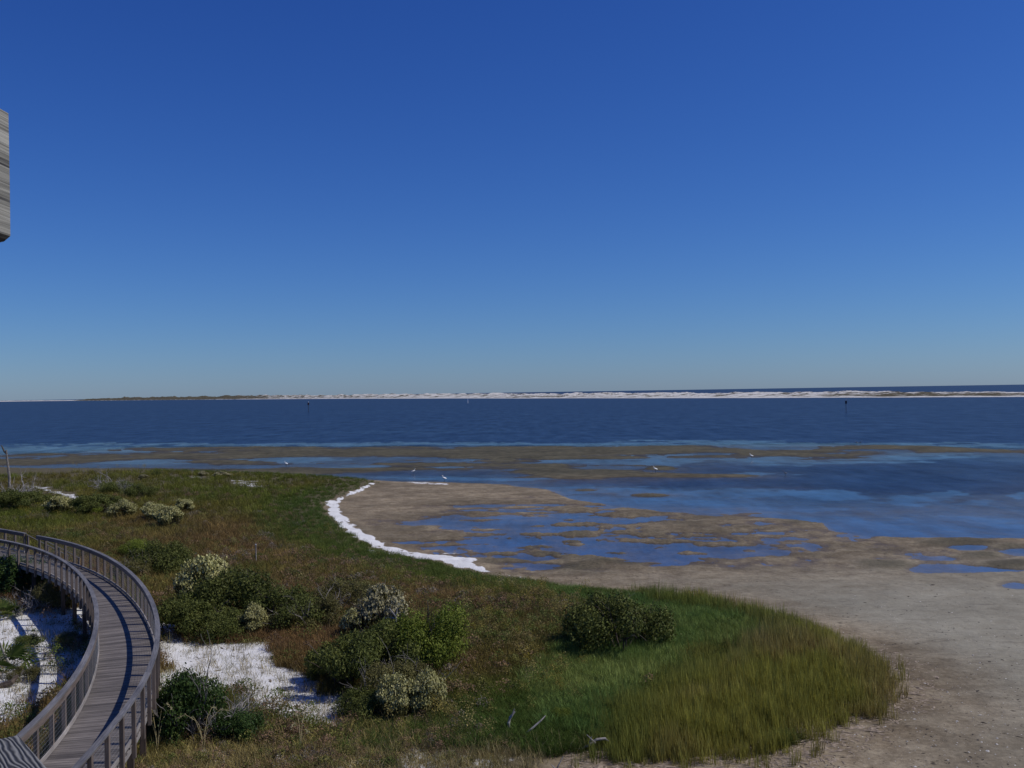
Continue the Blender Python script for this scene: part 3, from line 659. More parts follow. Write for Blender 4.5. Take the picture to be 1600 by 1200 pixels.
# ------------------------------------------------------------------ grass and other ground cover (stuff)
def tuft(name, n, h, rad, lean, w, curl=.3, hv=.3, seed=0):
    rg = np.random.default_rng(seed); V = []; Q = []; T = []; lv = []
    for i in range(n):
        a = rg.random() * 6.283; q = rad * math.sqrt(rg.random()); b = rg.random() * 6.283
        p = np.array([q * math.cos(a), q * math.sin(a), -.03]); L = h * (1 + hv * rg.normal())
        ld = lean * abs(rg.normal()) + lean * .3; d = np.array([math.cos(b) * ld, math.sin(b) * ld, 1.0]); d /= np.linalg.norm(d)
        side = np.array([-math.sin(b + rg.normal()), math.cos(b), 0]) * w / 2
        d2 = d + np.array([math.cos(b), math.sin(b), -.5]) * curl * rg.random(); d2 /= np.linalg.norm(d2)
        m1 = p + d * L * .55; tip = m1 + d2 * L * .45; k = len(V)
        V += [p - side, p + side, m1 + side * .8, m1 - side * .8, tip]; Q.append([k, k + 1, k + 2, k + 3]); T.append([k + 3, k + 2, k + 4])
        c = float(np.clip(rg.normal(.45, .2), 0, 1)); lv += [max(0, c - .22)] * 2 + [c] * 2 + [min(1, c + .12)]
    return bpy.data.objects.new(name, mesh_np(name, V, [np.array(Q), np.array(T)], M['blade'], False, dict(lv=lv)))
def scatter(name, tufts, P, sc, rot, tint, var, kind_label, cat, tilt=None):
    """one object: tufts instanced on a point cloud that carries size, turn and tint"""
    n = len(P)
    me = bpy.data.meshes.new(name); me.vertices.add(n); me.vertices.foreach_set('co', np.asarray(P, np.float32).ravel())
    me.attributes.new('size', 'FLOAT', 'POINT').data.foreach_set('value', np.asarray(sc, np.float32))
    e = np.zeros((n, 3), np.float32); e[:, 2] = rot
    if tilt is not None: e[:, :2] = tilt
    me.attributes.new('turn', 'FLOAT_VECTOR', 'POINT').data.foreach_set('vector', e.ravel())
    t = np.ones((n, 4), np.float32); t[:, :3] = tint
    me.attributes.new('tint', 'FLOAT_COLOR', 'POINT').data.foreach_set('color', t.ravel())
    me.attributes.new('which', 'INT', 'POINT').data.foreach_set('value', np.asarray(var, np.int32))
    o = set_props(link(bpy.data.objects.new(name, me)), label=kind_label, cat=cat, kind='stuff')
    ng = bpy.data.node_groups.new(name, 'GeometryNodeTree'); ng.interface.new_socket('Geometry', in_out='INPUT', socket_type='NodeSocketGeometry'); ng.interface.new_socket('Geometry', in_out='OUTPUT', socket_type='NodeSocketGeometry')
    gi = ng.nodes.new('NodeGroupInput'); go = ng.nodes.new('NodeGroupOutput'); jn = ng.nodes.new('GeometryNodeJoinGeometry')
    def attr(nm, ty):
        a = ng.nodes.new('GeometryNodeInputNamedAttribute'); a.data_type = ty; a.inputs[0].default_value = nm; return a.outputs[0]
    for k, tf in enumerate(tufts):
        ob = ng.nodes.new('GeometryNodeObjectInfo'); ob.inputs[0].default_value = tf
        ip = ng.nodes.new('GeometryNodeInstanceOnPoints'); cmp = ng.nodes.new('FunctionNodeCompare'); cmp.data_type = 'INT'; cmp.operation = 'EQUAL'
        ng.links.new(attr('which', 'INT'), cmp.inputs[2]); cmp.inputs[3].default_value = k
        ng.links.new(gi.outputs[0], ip.inputs['Points']); ng.links.new(cmp.outputs[0], ip.inputs['Selection']); ng.links.new(ob.outputs['Geometry'], ip.inputs['Instance'])
        e2r = ng.nodes.new('FunctionNodeEulerToRotation'); ng.links.new(attr('turn', 'FLOAT_VECTOR'), e2r.inputs[0]); ng.links.new(e2r.outputs[0], ip.inputs['Rotation'])
        ng.links.new(attr('size', 'FLOAT'), ip.inputs['Scale']); ng.links.new(ip.outputs[0], jn.inputs[0])
    ng.links.new(jn.outputs[0], go.inputs[0])
    o.modifiers.new('scatter', 'NODES').node_group = ng
    return o

# candidate points over the land, about even in the picture
def candidates(n, seed, dens=1.0):
    rg = np.random.default_rng(seed)
    d = 1 / rg.uniform(1 / 150, 1 / 17, n * 2); keep = rg.random(n * 2) < np.clip(d / 45, .25, 1); d = d[keep][:n]
    t = rg.uniform(-R(31), R(22), len(d)); return d * np.sin(t), d * np.cos(t), d
x, y, d = candidates(150000, 5)
F = fields(x, y)
ls = F['ls']; ok = (ls > .15)
cs = sdf(x + fbm(x * .5, y * .5, 3, 101) * .9, y + fbm(x * .5, y * .5, 3, 102) * .9, CORD); fs = sdf(x + fbm(x * .4, y * .4, 3, 103) * 1.2, y + fbm(x * .4, y * .4, 3, 104) * 1.5, FLOW)
rnd = np.random.default_rng(3).random(len(x))
g1 = fbm(x * .10, y * .07, 4, 111); g2 = fbm(x * .35, y * .3, 3, 112); g3 = fbm(x * .05, y * .05, 3, 113)
def lerp(a, b, t): return np.asarray(a)[None] * (1 - t[:, None]) + np.asarray(b)[None] * t[:, None]
def jit(c, s, seed): return np.clip(c * (1 + s * np.random.default_rng(seed).normal(size=(len(c), 1))), .004, .8)
W = .017
field_t = [tuft('tuft', 24, .42, .24, .55, W, .7, .35, s) for s in (1, 2, 3)]
cord_t = [tuft('cord', 20, .74, .20, .17, .020, .2, .26, s) for s in (4, 5)]
soft_t = [tuft('soft', 34, .42, .24, .9, .013, .9, .2, s) for s in (6, 7)]
dry_t = [tuft('dry', 16, .26, .22, .8, .012, .5, .35, s) for s in (8, 9)]
zz = F['h']
nosand = rnd > np.maximum(F['sand'] * 1.3, .93 * (1 - sstep(25, 31, d + g1 * 5)) * sstep(3, -3, x) * sstep(-.5, .1, g2 + .1))
# brown and olive meadow
m = ok & (cs < 0) & (fs < 0) & nosand & (ls > 1.2)
marg = sstep(7.5, 2.0, ls) * sstep(27, 33, d)                  # greener strip along the shore
nearw = (1 - sstep(24, 32, d + g1 * 5)) * sstep(3, -3, x)
vp = proj(x, y, .4)
brown = np.clip(.50 + g1 * 1.3 + g3 * .8 + .5 * egauss(vp[0], vp[1], (300, 835, 320, 45)) + .3 * egauss(vp[0], vp[1], (780, 1000, 130, 130)) - .5 * egauss(vp[0], vp[1], (60, 820, 160, 30)), 0, 1) * (1 - marg)
c = lerp((.140, .140, .042), (.205, .130, .075), brown); farw = sstep(70, 100, d)
c = c * (1 - farw[:, None]) + lerp((.105, .130, .028), (.145, .125, .040), np.clip(.5 + g1 * 1.4, 0, 1)) * farw[:, None]
c = c * (1 - marg[:, None]) + np.array([(.095, .135, .028)]) * marg[:, None]
c = c * (1 - .75 * nearw[:, None]) + np.array([(.44, .34, .205)]) * .75 * nearw[:, None]
c = c * np.array([(1.32, 1.32, 1.02)]) * (.92 + .38 * g2[:, None])
mm = m
scl = (.85 + .5 * RNG.random(len(x))) * (1 + .25 * g2) * (1 - .4 * marg) * (1 + .15 * sstep(70, 110, d)) * (1 - .5 * nearw) * (.55 + .45 * sstep(1, 5, ls))
def sel(a, k): return a[k]
k = np.where(mm)[0]
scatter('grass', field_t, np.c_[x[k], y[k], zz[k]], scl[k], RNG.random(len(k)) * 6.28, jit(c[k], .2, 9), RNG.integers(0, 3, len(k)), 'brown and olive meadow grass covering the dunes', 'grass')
# broad-leaved weeds and dead stems mixed into the meadow
def weed(seed, n, h, r, size, asp):
    rg = np.random.default_rng(seed); P = np.c_[rg.normal(0, r, n), rg.normal(0, r, n), h * (.25 + .75 * rg.random(n) ** .6)]; P[:, 2] *= np.exp(-(P[:, 0] ** 2 + P[:, 1] ** 2) / (4 * r * r))
    V, Fq = leaf_quads(P, rg.normal(size=(n, 3)) * .7 + [0, 0, .6], size, asp)
    return bpy.data.objects.new('weed', mesh_np('weed', V, Fq, M['blade'], False, dict(lv=np.repeat(np.clip(.25 + .6 * P[:, 2] / h + rg.normal(0, .12, n), 0, 1), 4))))
weeds = [weed(21, 150, .42, .20, .034, .5), weed(22, 110, .55, .16, .030, .45), weed(23, 200, .35, .28, .032, .5), tuft('stems', 22, .50, .12, .55, .011, .1, .35, 24)]
cl = fbm(x * .28, y * .22, 4, 141); pr = sstep(-.25, .5, cl) * .30 + .03
k = np.where(ok & (cs < -.4) & (fs < -.2) & (rnd < pr * (1 - F['sand'])) & (ls > 1.5) & (d < 115))[0]
pal = 1.25 * np.array([(.10, .125, .035), (.14, .115, .055), (.075, .10, .028), (.17, .115, .075), (.14, .14, .042), (.17, .15, .125)])
pi = np.clip(((fbm(x[k] * .12, y[k] * .12, 3, 142) + 1) * 3 + RNG.normal(0, .9, len(k))).astype(int), 0, 5)
scatter('meadow_weeds', weeds, np.c_[x[k], y[k], zz[k]], (.75 + .7 * RNG.random(len(k))) * (1 - .35 * nearw[k]) * (.6 + .4 * sstep(1, 6, ls[k])), RNG.random(len(k)) * 6.28, jit(pal[pi], .2, 15), RNG.integers(0, 4, len(k)), 'low weeds and dead stems mixed into the meadow', 'weeds')
# green low marsh margin
k = np.where(ok & (cs < 0) & (fs < 0) & (ls < 6.5) & (d > 29) & nosand)[0]
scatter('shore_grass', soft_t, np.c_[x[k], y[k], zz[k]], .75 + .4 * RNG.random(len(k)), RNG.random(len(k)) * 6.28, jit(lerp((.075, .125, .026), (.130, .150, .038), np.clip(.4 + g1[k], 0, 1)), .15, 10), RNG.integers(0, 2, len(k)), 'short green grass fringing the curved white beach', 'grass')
# cordgrass
x2, y2, d2 = candidates(100000, 6); k0 = (y2 < 62) & (x2 > 0); x2, y2, d2 = x2[k0], y2[k0], d2[k0]
F2 = fields(x2, y2); cs2 = sdf(x2 + fbm(x2 * .5, y2 * .5, 3, 101) * .9, y2 + fbm(x2 * .5, y2 * .5, 3, 102) * .9, CORD); fs2 = sdf(x2 + fbm(x2 * .4, y2 * .4, 3, 103) * 1.2, y2 + fbm(x2 * .4, y2 * .4, 3, 104) * 1.5, FLOW)
g12 = fbm(x2 * .22, y2 * .12, 4, 121)
r7 = np.random.default_rng(77).random(len(x2)); k = np.where((cs2 > 1.6 * r7 ** 2 - .35 - .6 * (r7 < .025)))[0]
tint = jit(lerp((.30, .29, .062), (.35, .27, .11), np.clip(.30 + g12[k] * 1.3 + .5 * fbm(x2[k] * .9, y2[k] * .9, 2, 122), 0, 1)), .2, 11)
gm = sstep(3.5, -.5, -fs2[k] + fbm(x2[k] * .3, y2[k] * .3, 3, 123) * 1.5)[:, None] * .75
tint = tint * (1 - gm) + np.array([(.15, .205, .05)]) * gm
scatter('cordgrass', cord_t, np.c_[x2[k], y2[k], np.maximum(F2['h'][k], .1)], (.62 + .5 * RNG.random(len(k))) * (.7 + .3 * sstep(-.3, 1.5, cs2[k])) * (1 + .25 * g12[k]) * (1 + .3 * fbm(x2[k] * 1.1, y2[k] * 1.1, 3, 124)), RNG.random(len(k)) * 6.28, tint, RNG.integers(0, 2, len(k)), 'tall upright cordgrass on the rounded point', 'grass')
# soft flowing green grass
k = np.where((fs2 > -.3) & (cs2 < .3))[0]
tint = jit(lerp((.13, .215, .055), (.29, .34, .095), np.clip(.1 + .5 * sstep(930, 1120, proj(x2[k], y2[k], .5)[0]) + fbm(x2[k] * .2, y2[k] * .2, 3, 131) * 1.2, 0, 1)), .12, 12)
wn_ = fbm(x2[k] * .25, y2[k] * .25, 2, 133)
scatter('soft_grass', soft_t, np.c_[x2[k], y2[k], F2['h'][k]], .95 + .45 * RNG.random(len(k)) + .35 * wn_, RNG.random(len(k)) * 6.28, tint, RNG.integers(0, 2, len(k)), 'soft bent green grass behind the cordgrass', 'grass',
        tilt=np.c_[.35 + .35 * wn_, -.5 + .3 * wn_])
# sparse dry grass on sand and litter
k = np.where(ok & (F['sand'] > .25) & (rnd < .12) & (ls > 2) | (ok & (d < 30) & (rnd < .35) & (cs < 0) & (fs < 0)))[0]
scatter('dry_grass', dry_t, np.c_[x[k], y[k], zz[k]], .7 + .7 * RNG.random(len(k)), RNG.random(len(k)) * 6.28, jit(lerp((.36, .29, .16), (.20, .19, .075), RNG.random(len(k))), .2, 13), RNG.integers(0, 2, len(k)), 'sparse dry grass tufts on the white sand', 'grass')

# yellow flowering weeds
def flower_tuft(seed):
    rg = np.random.default_rng(seed); n = 90; t = rg.random((n, 1)); P = np.c_[rg.normal(0, .12, n), rg.normal(0, .12, n), rg.uniform(.45, .85, n)]
    V, Fq = leaf_quads(P, rg.normal(size=(n, 3)) + [0, 0, .8], .022, .7)
    return bpy.data.objects.new('flowers', mesh_np('flowers', V, Fq, M['blade'], False, dict(lv=np.repeat(np.clip(rg.normal(.6, .2, n), 0, 1), 4))))
spots = [(800, 950, 70, 16), (770, 925, 60, 10), (760, 990, 50, 30), (850, 935, 60, 10), (700, 1120, 60, 30), (880, 960, 40, 14), (60, 815, 40, 10), (820, 1040, 40, 40), (870, 1080, 30, 30), (560, 830, 40, 10), (330, 815, 60, 10), (1140, 935, 60, 4), (180, 730, 80, 4)]
pu, pv = [], []
for a, b, e, f in spots:
    nn = int(8 + e * .28); pu.append(RNG.normal(a, e * .6, nn)); pv.append(RNG.normal(b, f * .6, nn))
px, py = unproj(np.concatenate(pu), np.concatenate(pv), .6); Fp = fields(px, py); k = np.where(Fp['ls'] > 1)[0]
scatter('goldenrod', [flower_tuft(1), flower_tuft(2)], np.c_[px[k], py[k], Fp['h'][k]], .7 + .5 * RNG.random(len(k)), RNG.random(len(k)) * 6, jit(lerp((.24, .19, .03), (.26, .23, .10), RNG.random(len(k))), .2, 14), RNG.integers(0, 2, len(k)), 'yellow flowering weeds scattered through the meadow', 'weeds')

# debris, shells and wrack on the flats
def litter(name, u0, u1, v0, v1, n, size, mat, label, cat, cond=None, elong=1.0, thick=.4):
    px, py = unproj(RNG.uniform(u0, u1, n), RNG.uniform(v0, v1, n), .1); f = fields(px, py); k = cond(px, py, f); px, py, h = px[k], py[k], f['h'][k]; n = len(px)
    base = np.array([(1, 0, 0), (0, 1, 0), (-1, 0, 0), (0, -1, 0), (0, 0, 1), (0, 0, -.6)], float)
    s = size * RNG.lognormal(0, .45, n); a = RNG.random(n) * 6.28; e = elong * RNG.uniform(.7, 1.3, n)
    V = base[None] * np.stack([s * e, s, s * thick], 1)[:, None]; V = V + RNG.normal(0, .15, V.shape) * s[:, None, None] * min(1, thick * 2)
    X = V[..., 0] * np.cos(a)[:, None] - V[..., 1] * np.sin(a)[:, None] + px[:, None]; Y = V[..., 0] * np.sin(a)[:, None] + V[..., 1] * np.cos(a)[:, None] + py[:, None]
    Z = V[..., 2] + h[:, None] + (s * thick * .3)[:, None]
    t = np.array([(0, 1, 4), (1, 2, 4), (2, 3, 4), (3, 0, 4), (1, 0, 5), (2, 1, 5), (3, 2, 5), (0, 3, 5)])
    Fc = (np.arange(n) * 6)[:, None, None] + t[None]
    return set_props(link(bpy.data.objects.new(name, mesh_np(name, np.stack([X, Y, Z], -1).reshape(-1, 3), Fc.reshape(-1, 3), mat))), label=label, cat=cat, kind='stuff')
offl = lambda px, py, f: (f['ls'] < -.3) & (f['h'] > .05)
litter('shells', 1150, 1750, 930, 1250, 1300, .018, mat_plain('shell', (.55, .52, .47)), 'pale shell fragments scattered on the grey flat', 'shells', offl)
litter('seaweed_scraps', 900, 1750, 850, 1250, 2000, .022, mat_plain('dark_wrack', (.05, .04, .03)), 'dark seaweed scraps scattered on the grey flat', 'seaweed', offl, 2.0, .25)
edge = lambda px, py, f: (f['ls'] < .5) & (f['ls'] > -1.9 * RNG.random(len(px)) ** 1.5 - .1)
litter('wrack_line', 880, 1480, 1000, 1215, 16000, .030, mat_plain('straw_wrack', (.24, .19, .14), noise=.5), 'dry straw wrack washed up at the foot of the cordgrass', 'wrack', edge, 3.5, .3)
litter('beach_wrack', 500, 800, 752, 905, 3000, .045, mat_plain('beach_wrack', (.16, .12, .08), noise=.5), 'scattered dry wrack on the curved white beach', 'wrack', lambda px, py, f: (f['sand'] > .3) & (fbm(px * .5, py * .3, 3, 161) > .05), 3.0, .25)
inland = lambda px, py, f: (f['ls'] > .5) & (f['sand'] > .2) & (np.random.default_rng(1).random(len(px)) < .8)
litter('leaf_litter', -20, 760, 960, 1215, 3500, .020, mat_plain('litter', (.13, .10, .07), noise=.5), 'brown plant litter strewn on the white sand', 'litter', inland, 3.0, .3)

# ------------------------------------------------------------------ boardwalk
RAILZ, DECKZ = CAMH - 7.4, CAMH - 8.5
RP = [(52, 837), (95, 847), (133, 855), (165, 869), (190, 886), (209, 905), (225, 928), (237, 950), (244, 972), (246, 988), (244, 1010), (234, 1035), (218, 1060), (196, 1092), (177, 1124), (152, 1155), (120, 1197)]
LP = [(0, 842), (32, 850), (63, 858), (92, 869), (111, 880), (127, 896), (139, 918), (149, 940), (153, 962), (154, 985), (152, 1007), (142, 1026), (123, 1054), (95, 1089), (66, 1121), (38, 1146)]
CC = np.array((-63.3, 14.2))
def fit(px):
    p = np.array(px, float); a, b = unproj(p[:, 0], p[:, 1], RAILZ); t = np.arctan2(b - CC[1], a - CC[0]); return np.polyfit(t, np.hypot(a - CC[0], b - CC[1]), 4)
ro, ri = fit(RP), fit(LP)
HWD = .86
tt = np.linspace(R(1.5), R(58), 3000)
mid_r = (np.polyval(ro, np.clip(tt, R(6.3), R(47))) + np.polyval(ri, np.clip(tt, R(8.8), R(47)))) / 2
cx = CC[0] + mid_r * np.cos(tt); cy = CC[1] + mid_r * np.sin(tt)
S = np.concatenate([[0], np.cumsum(np.hypot(np.diff(cx), np.diff(cy)))])
def cpt(s):
    s = np.clip(s, 0, S[-1]); X = np.interp(s, S, cx); Y = np.interp(s, S, cy)
    dx = np.interp(s + .1, S, cx) - np.interp(s - .1, S, cx); dy = np.interp(s + .1, S, cy) - np.interp(s - .1, S, cy); L = np.maximum(np.hypot(dx, dy), 1e-6)
    return np.stack([X, Y], -1), np.stack([dy / L, -dx / L], -1)          # point, outward (right) normal
def off(s, o, z):
    p, n = cpt(np.atleast_1d(np.asarray(s, float))); q = p + n * o; return np.c_[q, np.full(len(q), z)], np.c_[n, np.zeros(len(q))]
TOT = S[-1] - .5
bw = empty('boardwalk', (float(cx[0]), float(cy[0]), 0), label='weathered grey wooden boardwalk with railings curving across the dunes', cat='boardwalk')
BL = Vector(bw.location)
def badd(mb, name, mat):
    o = mb.obj(name, mat, bw); o.matrix_parent_inverse = Matrix.Translation(-BL); return o
# deck boards
pitch_b = .145; nb = int(TOT / pitch_b); rest = MB(); cnt = 0
for i in range(nb):
    s0 = i * pitch_b + .004; s1 = s0 + pitch_b - .010; zo = random.uniform(-.003, .003); e1, e2 = random.uniform(-.02, .02), random.uniform(-.02, .02)
    a0, _ = off(s0, -HWD - .04 + e1, 0); a1, _ = off(s0, HWD + .04 + e2, 0); b0, _ = off(s1, -HWD - .04 + e1, 0); b1, _ = off(s1, HWD + .04 + e2, 0)
    mb = rest if cnt >= 298 else MB()
    top = [q[0][:2] for q in (a0, a1, b1, b0)]; o0 = random.random() * 40
    V = np.array([[*p, DECKZ + zo] for p in top] + [[*p, DECKZ - .038 + zo] for p in top]); n0 = mb.n
    mb.V.append(V); mb.n += 8
    for q in ([3, 2, 1, 0], [4, 5, 6, 7], [0, 1, 5, 4], [1, 2, 6, 5], [2, 3, 7, 6], [3, 0, 4, 7]):
        mb.Q.append([n0 + j for j in q])
        for j in q: mb.uvq.append((o0 + (1.8 if j % 4 in (1, 2) else 0), o0 + (.14 if j % 4 in (2, 3) else 0) + (.04 if j > 3 else 0)))
    if mb is not rest: badd(mb, 'deck_board', M['deck'])
    cnt += 1
if rest.n: badd(rest, 'deck_boards', M['deck'])['kind'] = 'stuff'
GAP0, GAP1 = None, None
# find the arc position of the gap in the outer railing (stair head)
xg, yg = unproj(50, 838, RAILZ); sg = S[np.argmin((cx - float(xg)) ** 2 + (cy - float(yg)) ** 2)]
GAP0, GAP1 = sg - .05, sg + 1.55
SP = 1.22
def posts(side, s_from, s_to):
    s = s_from; out = []
    while s < s_to + .01:
        out.append(s); s += SP
    for i, s in enumerate(out):
        c, n = off(s, side * (HWD + .09), 0); c = c[0]; n = n[0]; t = np.array([-n[1], n[0], 0])
        deep = i % 2 == 0; bot = gz_at(c[0], c[1]) - .4 if deep else DECKZ - .34
        mb = MB(); mb.sweep([(c[0], c[1], DECKZ - .34 if not deep else DECKZ - .3), (c[0], c[1], RAILZ - .035)], n, t, .045, .068)
        badd(mb, 'post', M['post'])
        if deep:
            mb = MB(); q = off(s, side * (HWD - .22), 0)[0][0]; mb.sweep([(q[0], q[1], bot), (q[0], q[1], DECKZ - .30)], n, t, .08, .08); badd(mb, 'pile', M['pile'])
            if side > 0:
                mb = MB(); q1 = off(s, -HWD - .02, DECKZ - .21)[0][0]; q2 = off(s, HWD + .02, DECKZ - .21)[0][0]; q1 = q1 + np.r_[t[:2] * .105, 0]; q2 = q2 + np.r_[t[:2] * .105, 0]; mb.bar(q1, q2, .045, .19); badd(mb, 'cross_beam', M['pile'])
    return out
def board_run(side, o, z, hw, hh, s_from, s_to, name, mat, piece=3.66, steps=8):
    s = s_from
    while s < s_to - .05:
        e = min(s + piece, s_to); ss = np.linspace(s + .002, e - .002, steps); c, n = off(ss, side * o, z)
        mb = MB(); mb.sweep(c, n, (0, 0, 1), hw, hh); badd(mb, name, mat); s = e
def railing(side, s0, s1):
    posts(side, s0 + .10, s1 - .06)
    board_run(side, HWD + .075, RAILZ, .075, .02, s0, s1, 'handrail', M['rail'])
    board_run(side, HWD + .022, RAILZ - .095, .019, .07, s0, s1, 'rail_board', M['post'])
    board_run(side, HWD + .022, DECKZ + .09, .019, .05, s0, s1, 'kerb_board', M['kerb'])
    mb = MB()      # galvanised wire mesh infill
    zs = np.arange(DECKZ + .17, RAILZ - .17, .102)
    ss = np.arange(s0, s1, .6)
    for z in zs:
        c, n = off(ss, side * (HWD + .043), z); mb.sweep(c, n, (0, 0, 1), .0013, .0013)
    for s in np.arange(s0, s1, .102):
        c, n = off(s, side * (HWD + .043), 0); c = c[0]; n = n[0]; mb.sweep([(c[0], c[1], zs[0]), (c[0], c[1], zs[-1])], n, (-n[1], n[0], 0), .0013, .0013)
    badd(mb, 'wire_mesh', M['wire'])
railing(-1, .2, TOT); railing(1, .2, GAP0); railing(1, GAP1, TOT)
for o in (-.80, -.28, .28, .80):
    ss = np.arange(0, TOT, 1.0); c, n = off(ss, o, DECKZ - .115); mb = MB(); mb.sweep(c, n, (0, 0, 1), .02, .072); badd(mb, 'joist', M['pile'])
for sd_ in (-1, 1): board_run(sd_, HWD + .02, DECKZ - .125, .018, .08, 0, TOT, 'stringer', M['kerb'])
# stair leaving through the gap
pm, nm_ = cpt(np.array([(GAP0 + GAP1) / 2])); pm, nm_ = pm[0], nm_[0]; tn = np.array([-nm_[1], nm_[0]])
N3 = np.r_[nm_, 0]; T3 = np.r_[tn, 0]; st0 = np.r_[pm + nm_ * (HWD + .05), DECKZ]
for i in range(7):
    z = DECKZ - .19 * (i + 1); q = st0 + N3 * (.30 * i + .2); mb = MB(); q[2] = z; mb.sweep([q - T3 * .66, q + T3 * .66], N3, (0, 0, 1), .135, .02); badd(mb, 'stair_tread', M['deck'])
for sgn in (-1, 1):
    a = st0 + T3 * sgn * .70 + [0, 0, -.14]; b = a + N3 * 2.25 + [0, 0, -1.4]; mb = MB(); mb.bar(a, b, .04, .24); badd(mb, 'stair_stringer', M['kerb'])
    a2 = st0 + T3 * sgn * .76 + N3 * .05; b2 = a2 + N3 * 2.3 + [0, 0, -1.43]
    mb = MB(); mb.bar(a2 + [0, 0, 1.05], b2 + [0, 0, 1.0], .12, .04); badd(mb, 'stair_handrail', M['rail'])
    for f in (.04, .5, .97):
        p = a2 * (1 - f) + b2 * f; mb = MB(); mb.bar(p + [0, 0, -.5 if f < .9 else -.35], p + [0, 0, 1.01], .09, .09, (1, 0, 0)); badd(mb, 'post', M['post'])

# ------------------------------------------------------------------ observation tower the viewer stands on
def mat_nearwood():
    m, nd, lk, p = newmat('ridged_weathered_wood')
    uv = N(nd, 'UVMap'); mp = N(nd, 'Mapping'); lk.new(uv.outputs[0], mp.inputs[0]); mp.inputs['Scale'].default_value = (2.2, 9.0, 1)
    w = N(nd, 'TexWave', Scale=4.6, Distortion=14.0, Detail=1.5); w.bands_direction = 'Y'; w.inputs['Detail Scale'].default_value = .9; lk.new(mp.outputs[0], w.inputs['Vector'])
    n = N(nd, 'TexNoise', Scale=40.0, Detail=6.0); mp2 = N(nd, 'Mapping'); mp2.inputs['Scale'].default_value = (.6, 5, 1); lk.new(uv.outputs[0], mp2.inputs[0]); lk.new(mp2.outputs[0], n.inputs['Vector'])
    f = math_(nd, lk, 'ADD', math_(nd, lk, 'MULTIPLY', w.outputs['Fac'], .75), math_(nd, lk, 'MULTIPLY', n.outputs[0], .35))
    r = ramp(nd, [(.22, (.020, .020, .022)), (.42, (.085, .085, .085)), (.85, (.19, .187, .18))]); lk.new(f, r.inputs[0]); lk.new(r.outputs[0], p.inputs['Base Color'])
    p.inputs['Roughness'].default_value = .8
    b = N(nd, 'Bump', Strength=.8, Distance=.004); lk.new(f, b.inputs['Height']); lk.new(b.outputs[0], p.inputs['Normal'])
    return m
NW = mat_nearwood()
def mat_endwood():
    m, nd, lk, p = newmat('checked_beam_wood')
    uv = N(nd, 'UVMap'); f = None
    for sc, w_ in (((1.5, 55, 1), .5), ((4, 190, 1), .35), ((.5, 14, 1), .3)):
        mp = N(nd, 'Mapping'); mp.inputs['Scale'].default_value = sc; lk.new(uv.outputs[0], mp.inputs[0])
        n = N(nd, 'TexNoise', Scale=1.0, Detail=4.0, Distortion=.3); lk.new(mp.outputs[0], n.inputs['Vector']); t = math_(nd, lk, 'MULTIPLY', n.outputs[0], w_)
        f = t if f is None else math_(nd, lk, 'ADD', f, t)
    r = ramp(nd, [(.46, (.015, .015, .016)), (.54, (.13, .125, .105)), (.70, (.34, .33, .28))]); lk.new(f, r.inputs[0]); lk.new(r.outputs[0], p.inputs['Base Color']); p.inputs['Roughness'].default_value = .85
    b = N(nd, 'Bump', Strength=1.0, Distance=.004); lk.new(f, b.inputs['Height']); lk.new(b.outputs[0], p.inputs['Normal'])
    return m
EW = mat_endwood()
tower = empty('observation_tower', (-.3, .2, 0), label='weathered wooden lookout tower at the left edge with ridged grey grain', cat='tower')
TL = Vector(tower.location)
def tadd(mb, name, mat, bev=.004):
    o = mb.obj(name, mat, tower); o.matrix_parent_inverse = Matrix.Translation(-TL)
    if bev: b = o.modifiers.new('bevel', 'BEVEL'); b.width = bev; b.segments = 2
    return o
def near(u, v, dist):
    a = (u - 800) / FPX; b = (600 - v) / FPX; a, b = a * _cr - b * _sr, a * _sr + b * _cr; return np.array([a * dist, (_cp - b * _sp) * dist, CAMH + (_sp + b * _cp) * dist])
zc = CAMH - .55
c1 = np.array([*unproj(31, 1147, zc), zc]); c2 = np.array([*unproj(78, 1200, zc), zc]); dv = (c2 - c1) / np.linalg.norm(c2 - c1); rv = np.cross(dv, (0, 0, 1)); rv = rv if rv[0] < 0 else -rv
mb = MB(); mb.sweep([c1 + rv * .072 - [0, 0, .019], c1 + rv * .072 + dv * .8 - [0, 0, .019]], rv, (0, 0, 1), .07, .019); tadd(mb, 'handrail', NW)
pc = c1 + rv * .17 + dv * .05
g0 = gz_at(0, 2)
mb = MB(); mb.sweep([(pc[0] - .05, pc[1], g0 - .5), (pc[0] - .05, pc[1], zc - .045)], (1, 0, 0), (0, 1, 0), .07, .07); tadd(mb, 'post', NW)
b0 = near(14, 172, 1.84); b1 = near(14, 381, 1.84)
zz0, zz1 = b1[2], b0[2]; xe = b0[0]; ye = b0[1] - .09
# beam end with a sawn lower corner
Vb = []; prof = [(xe - 1.6, zz0 - .004), (xe - .055, zz0 - .004), (xe - .012, zz0 + .004), (xe + .000, zz0 + .014), (xe, zz0 + .1), (xe - .001, zz1 - .006), (xe - .012, zz1), (xe - 1.6, zz1)]
for yy in (ye, ye + .09): Vb += [(a, yy, b) for a, b in prof]
n = len(prof); Fs = [list(range(n)), list(range(2 * n - 1, n - 1, -1))] + [[j, (j + 1) % n + 0, (j + 1) % n + n, j + n][::-1] for j in range(n)]
me = bpy.data.meshes.new('beam'); me.from_pydata(Vb, [], Fs); me.materials.append(EW); ul = me.uv_layers.new(name='UVMap')
for lp in me.loops:
    co = me.vertices[lp.vertex_index].co; ul.data[lp.index].uv = (co.x + co.y, co.z * 1.3)
o = link(bpy.data.objects.new('beam', me), tower); o.matrix_parent_inverse = Matrix.Translation(-TL)
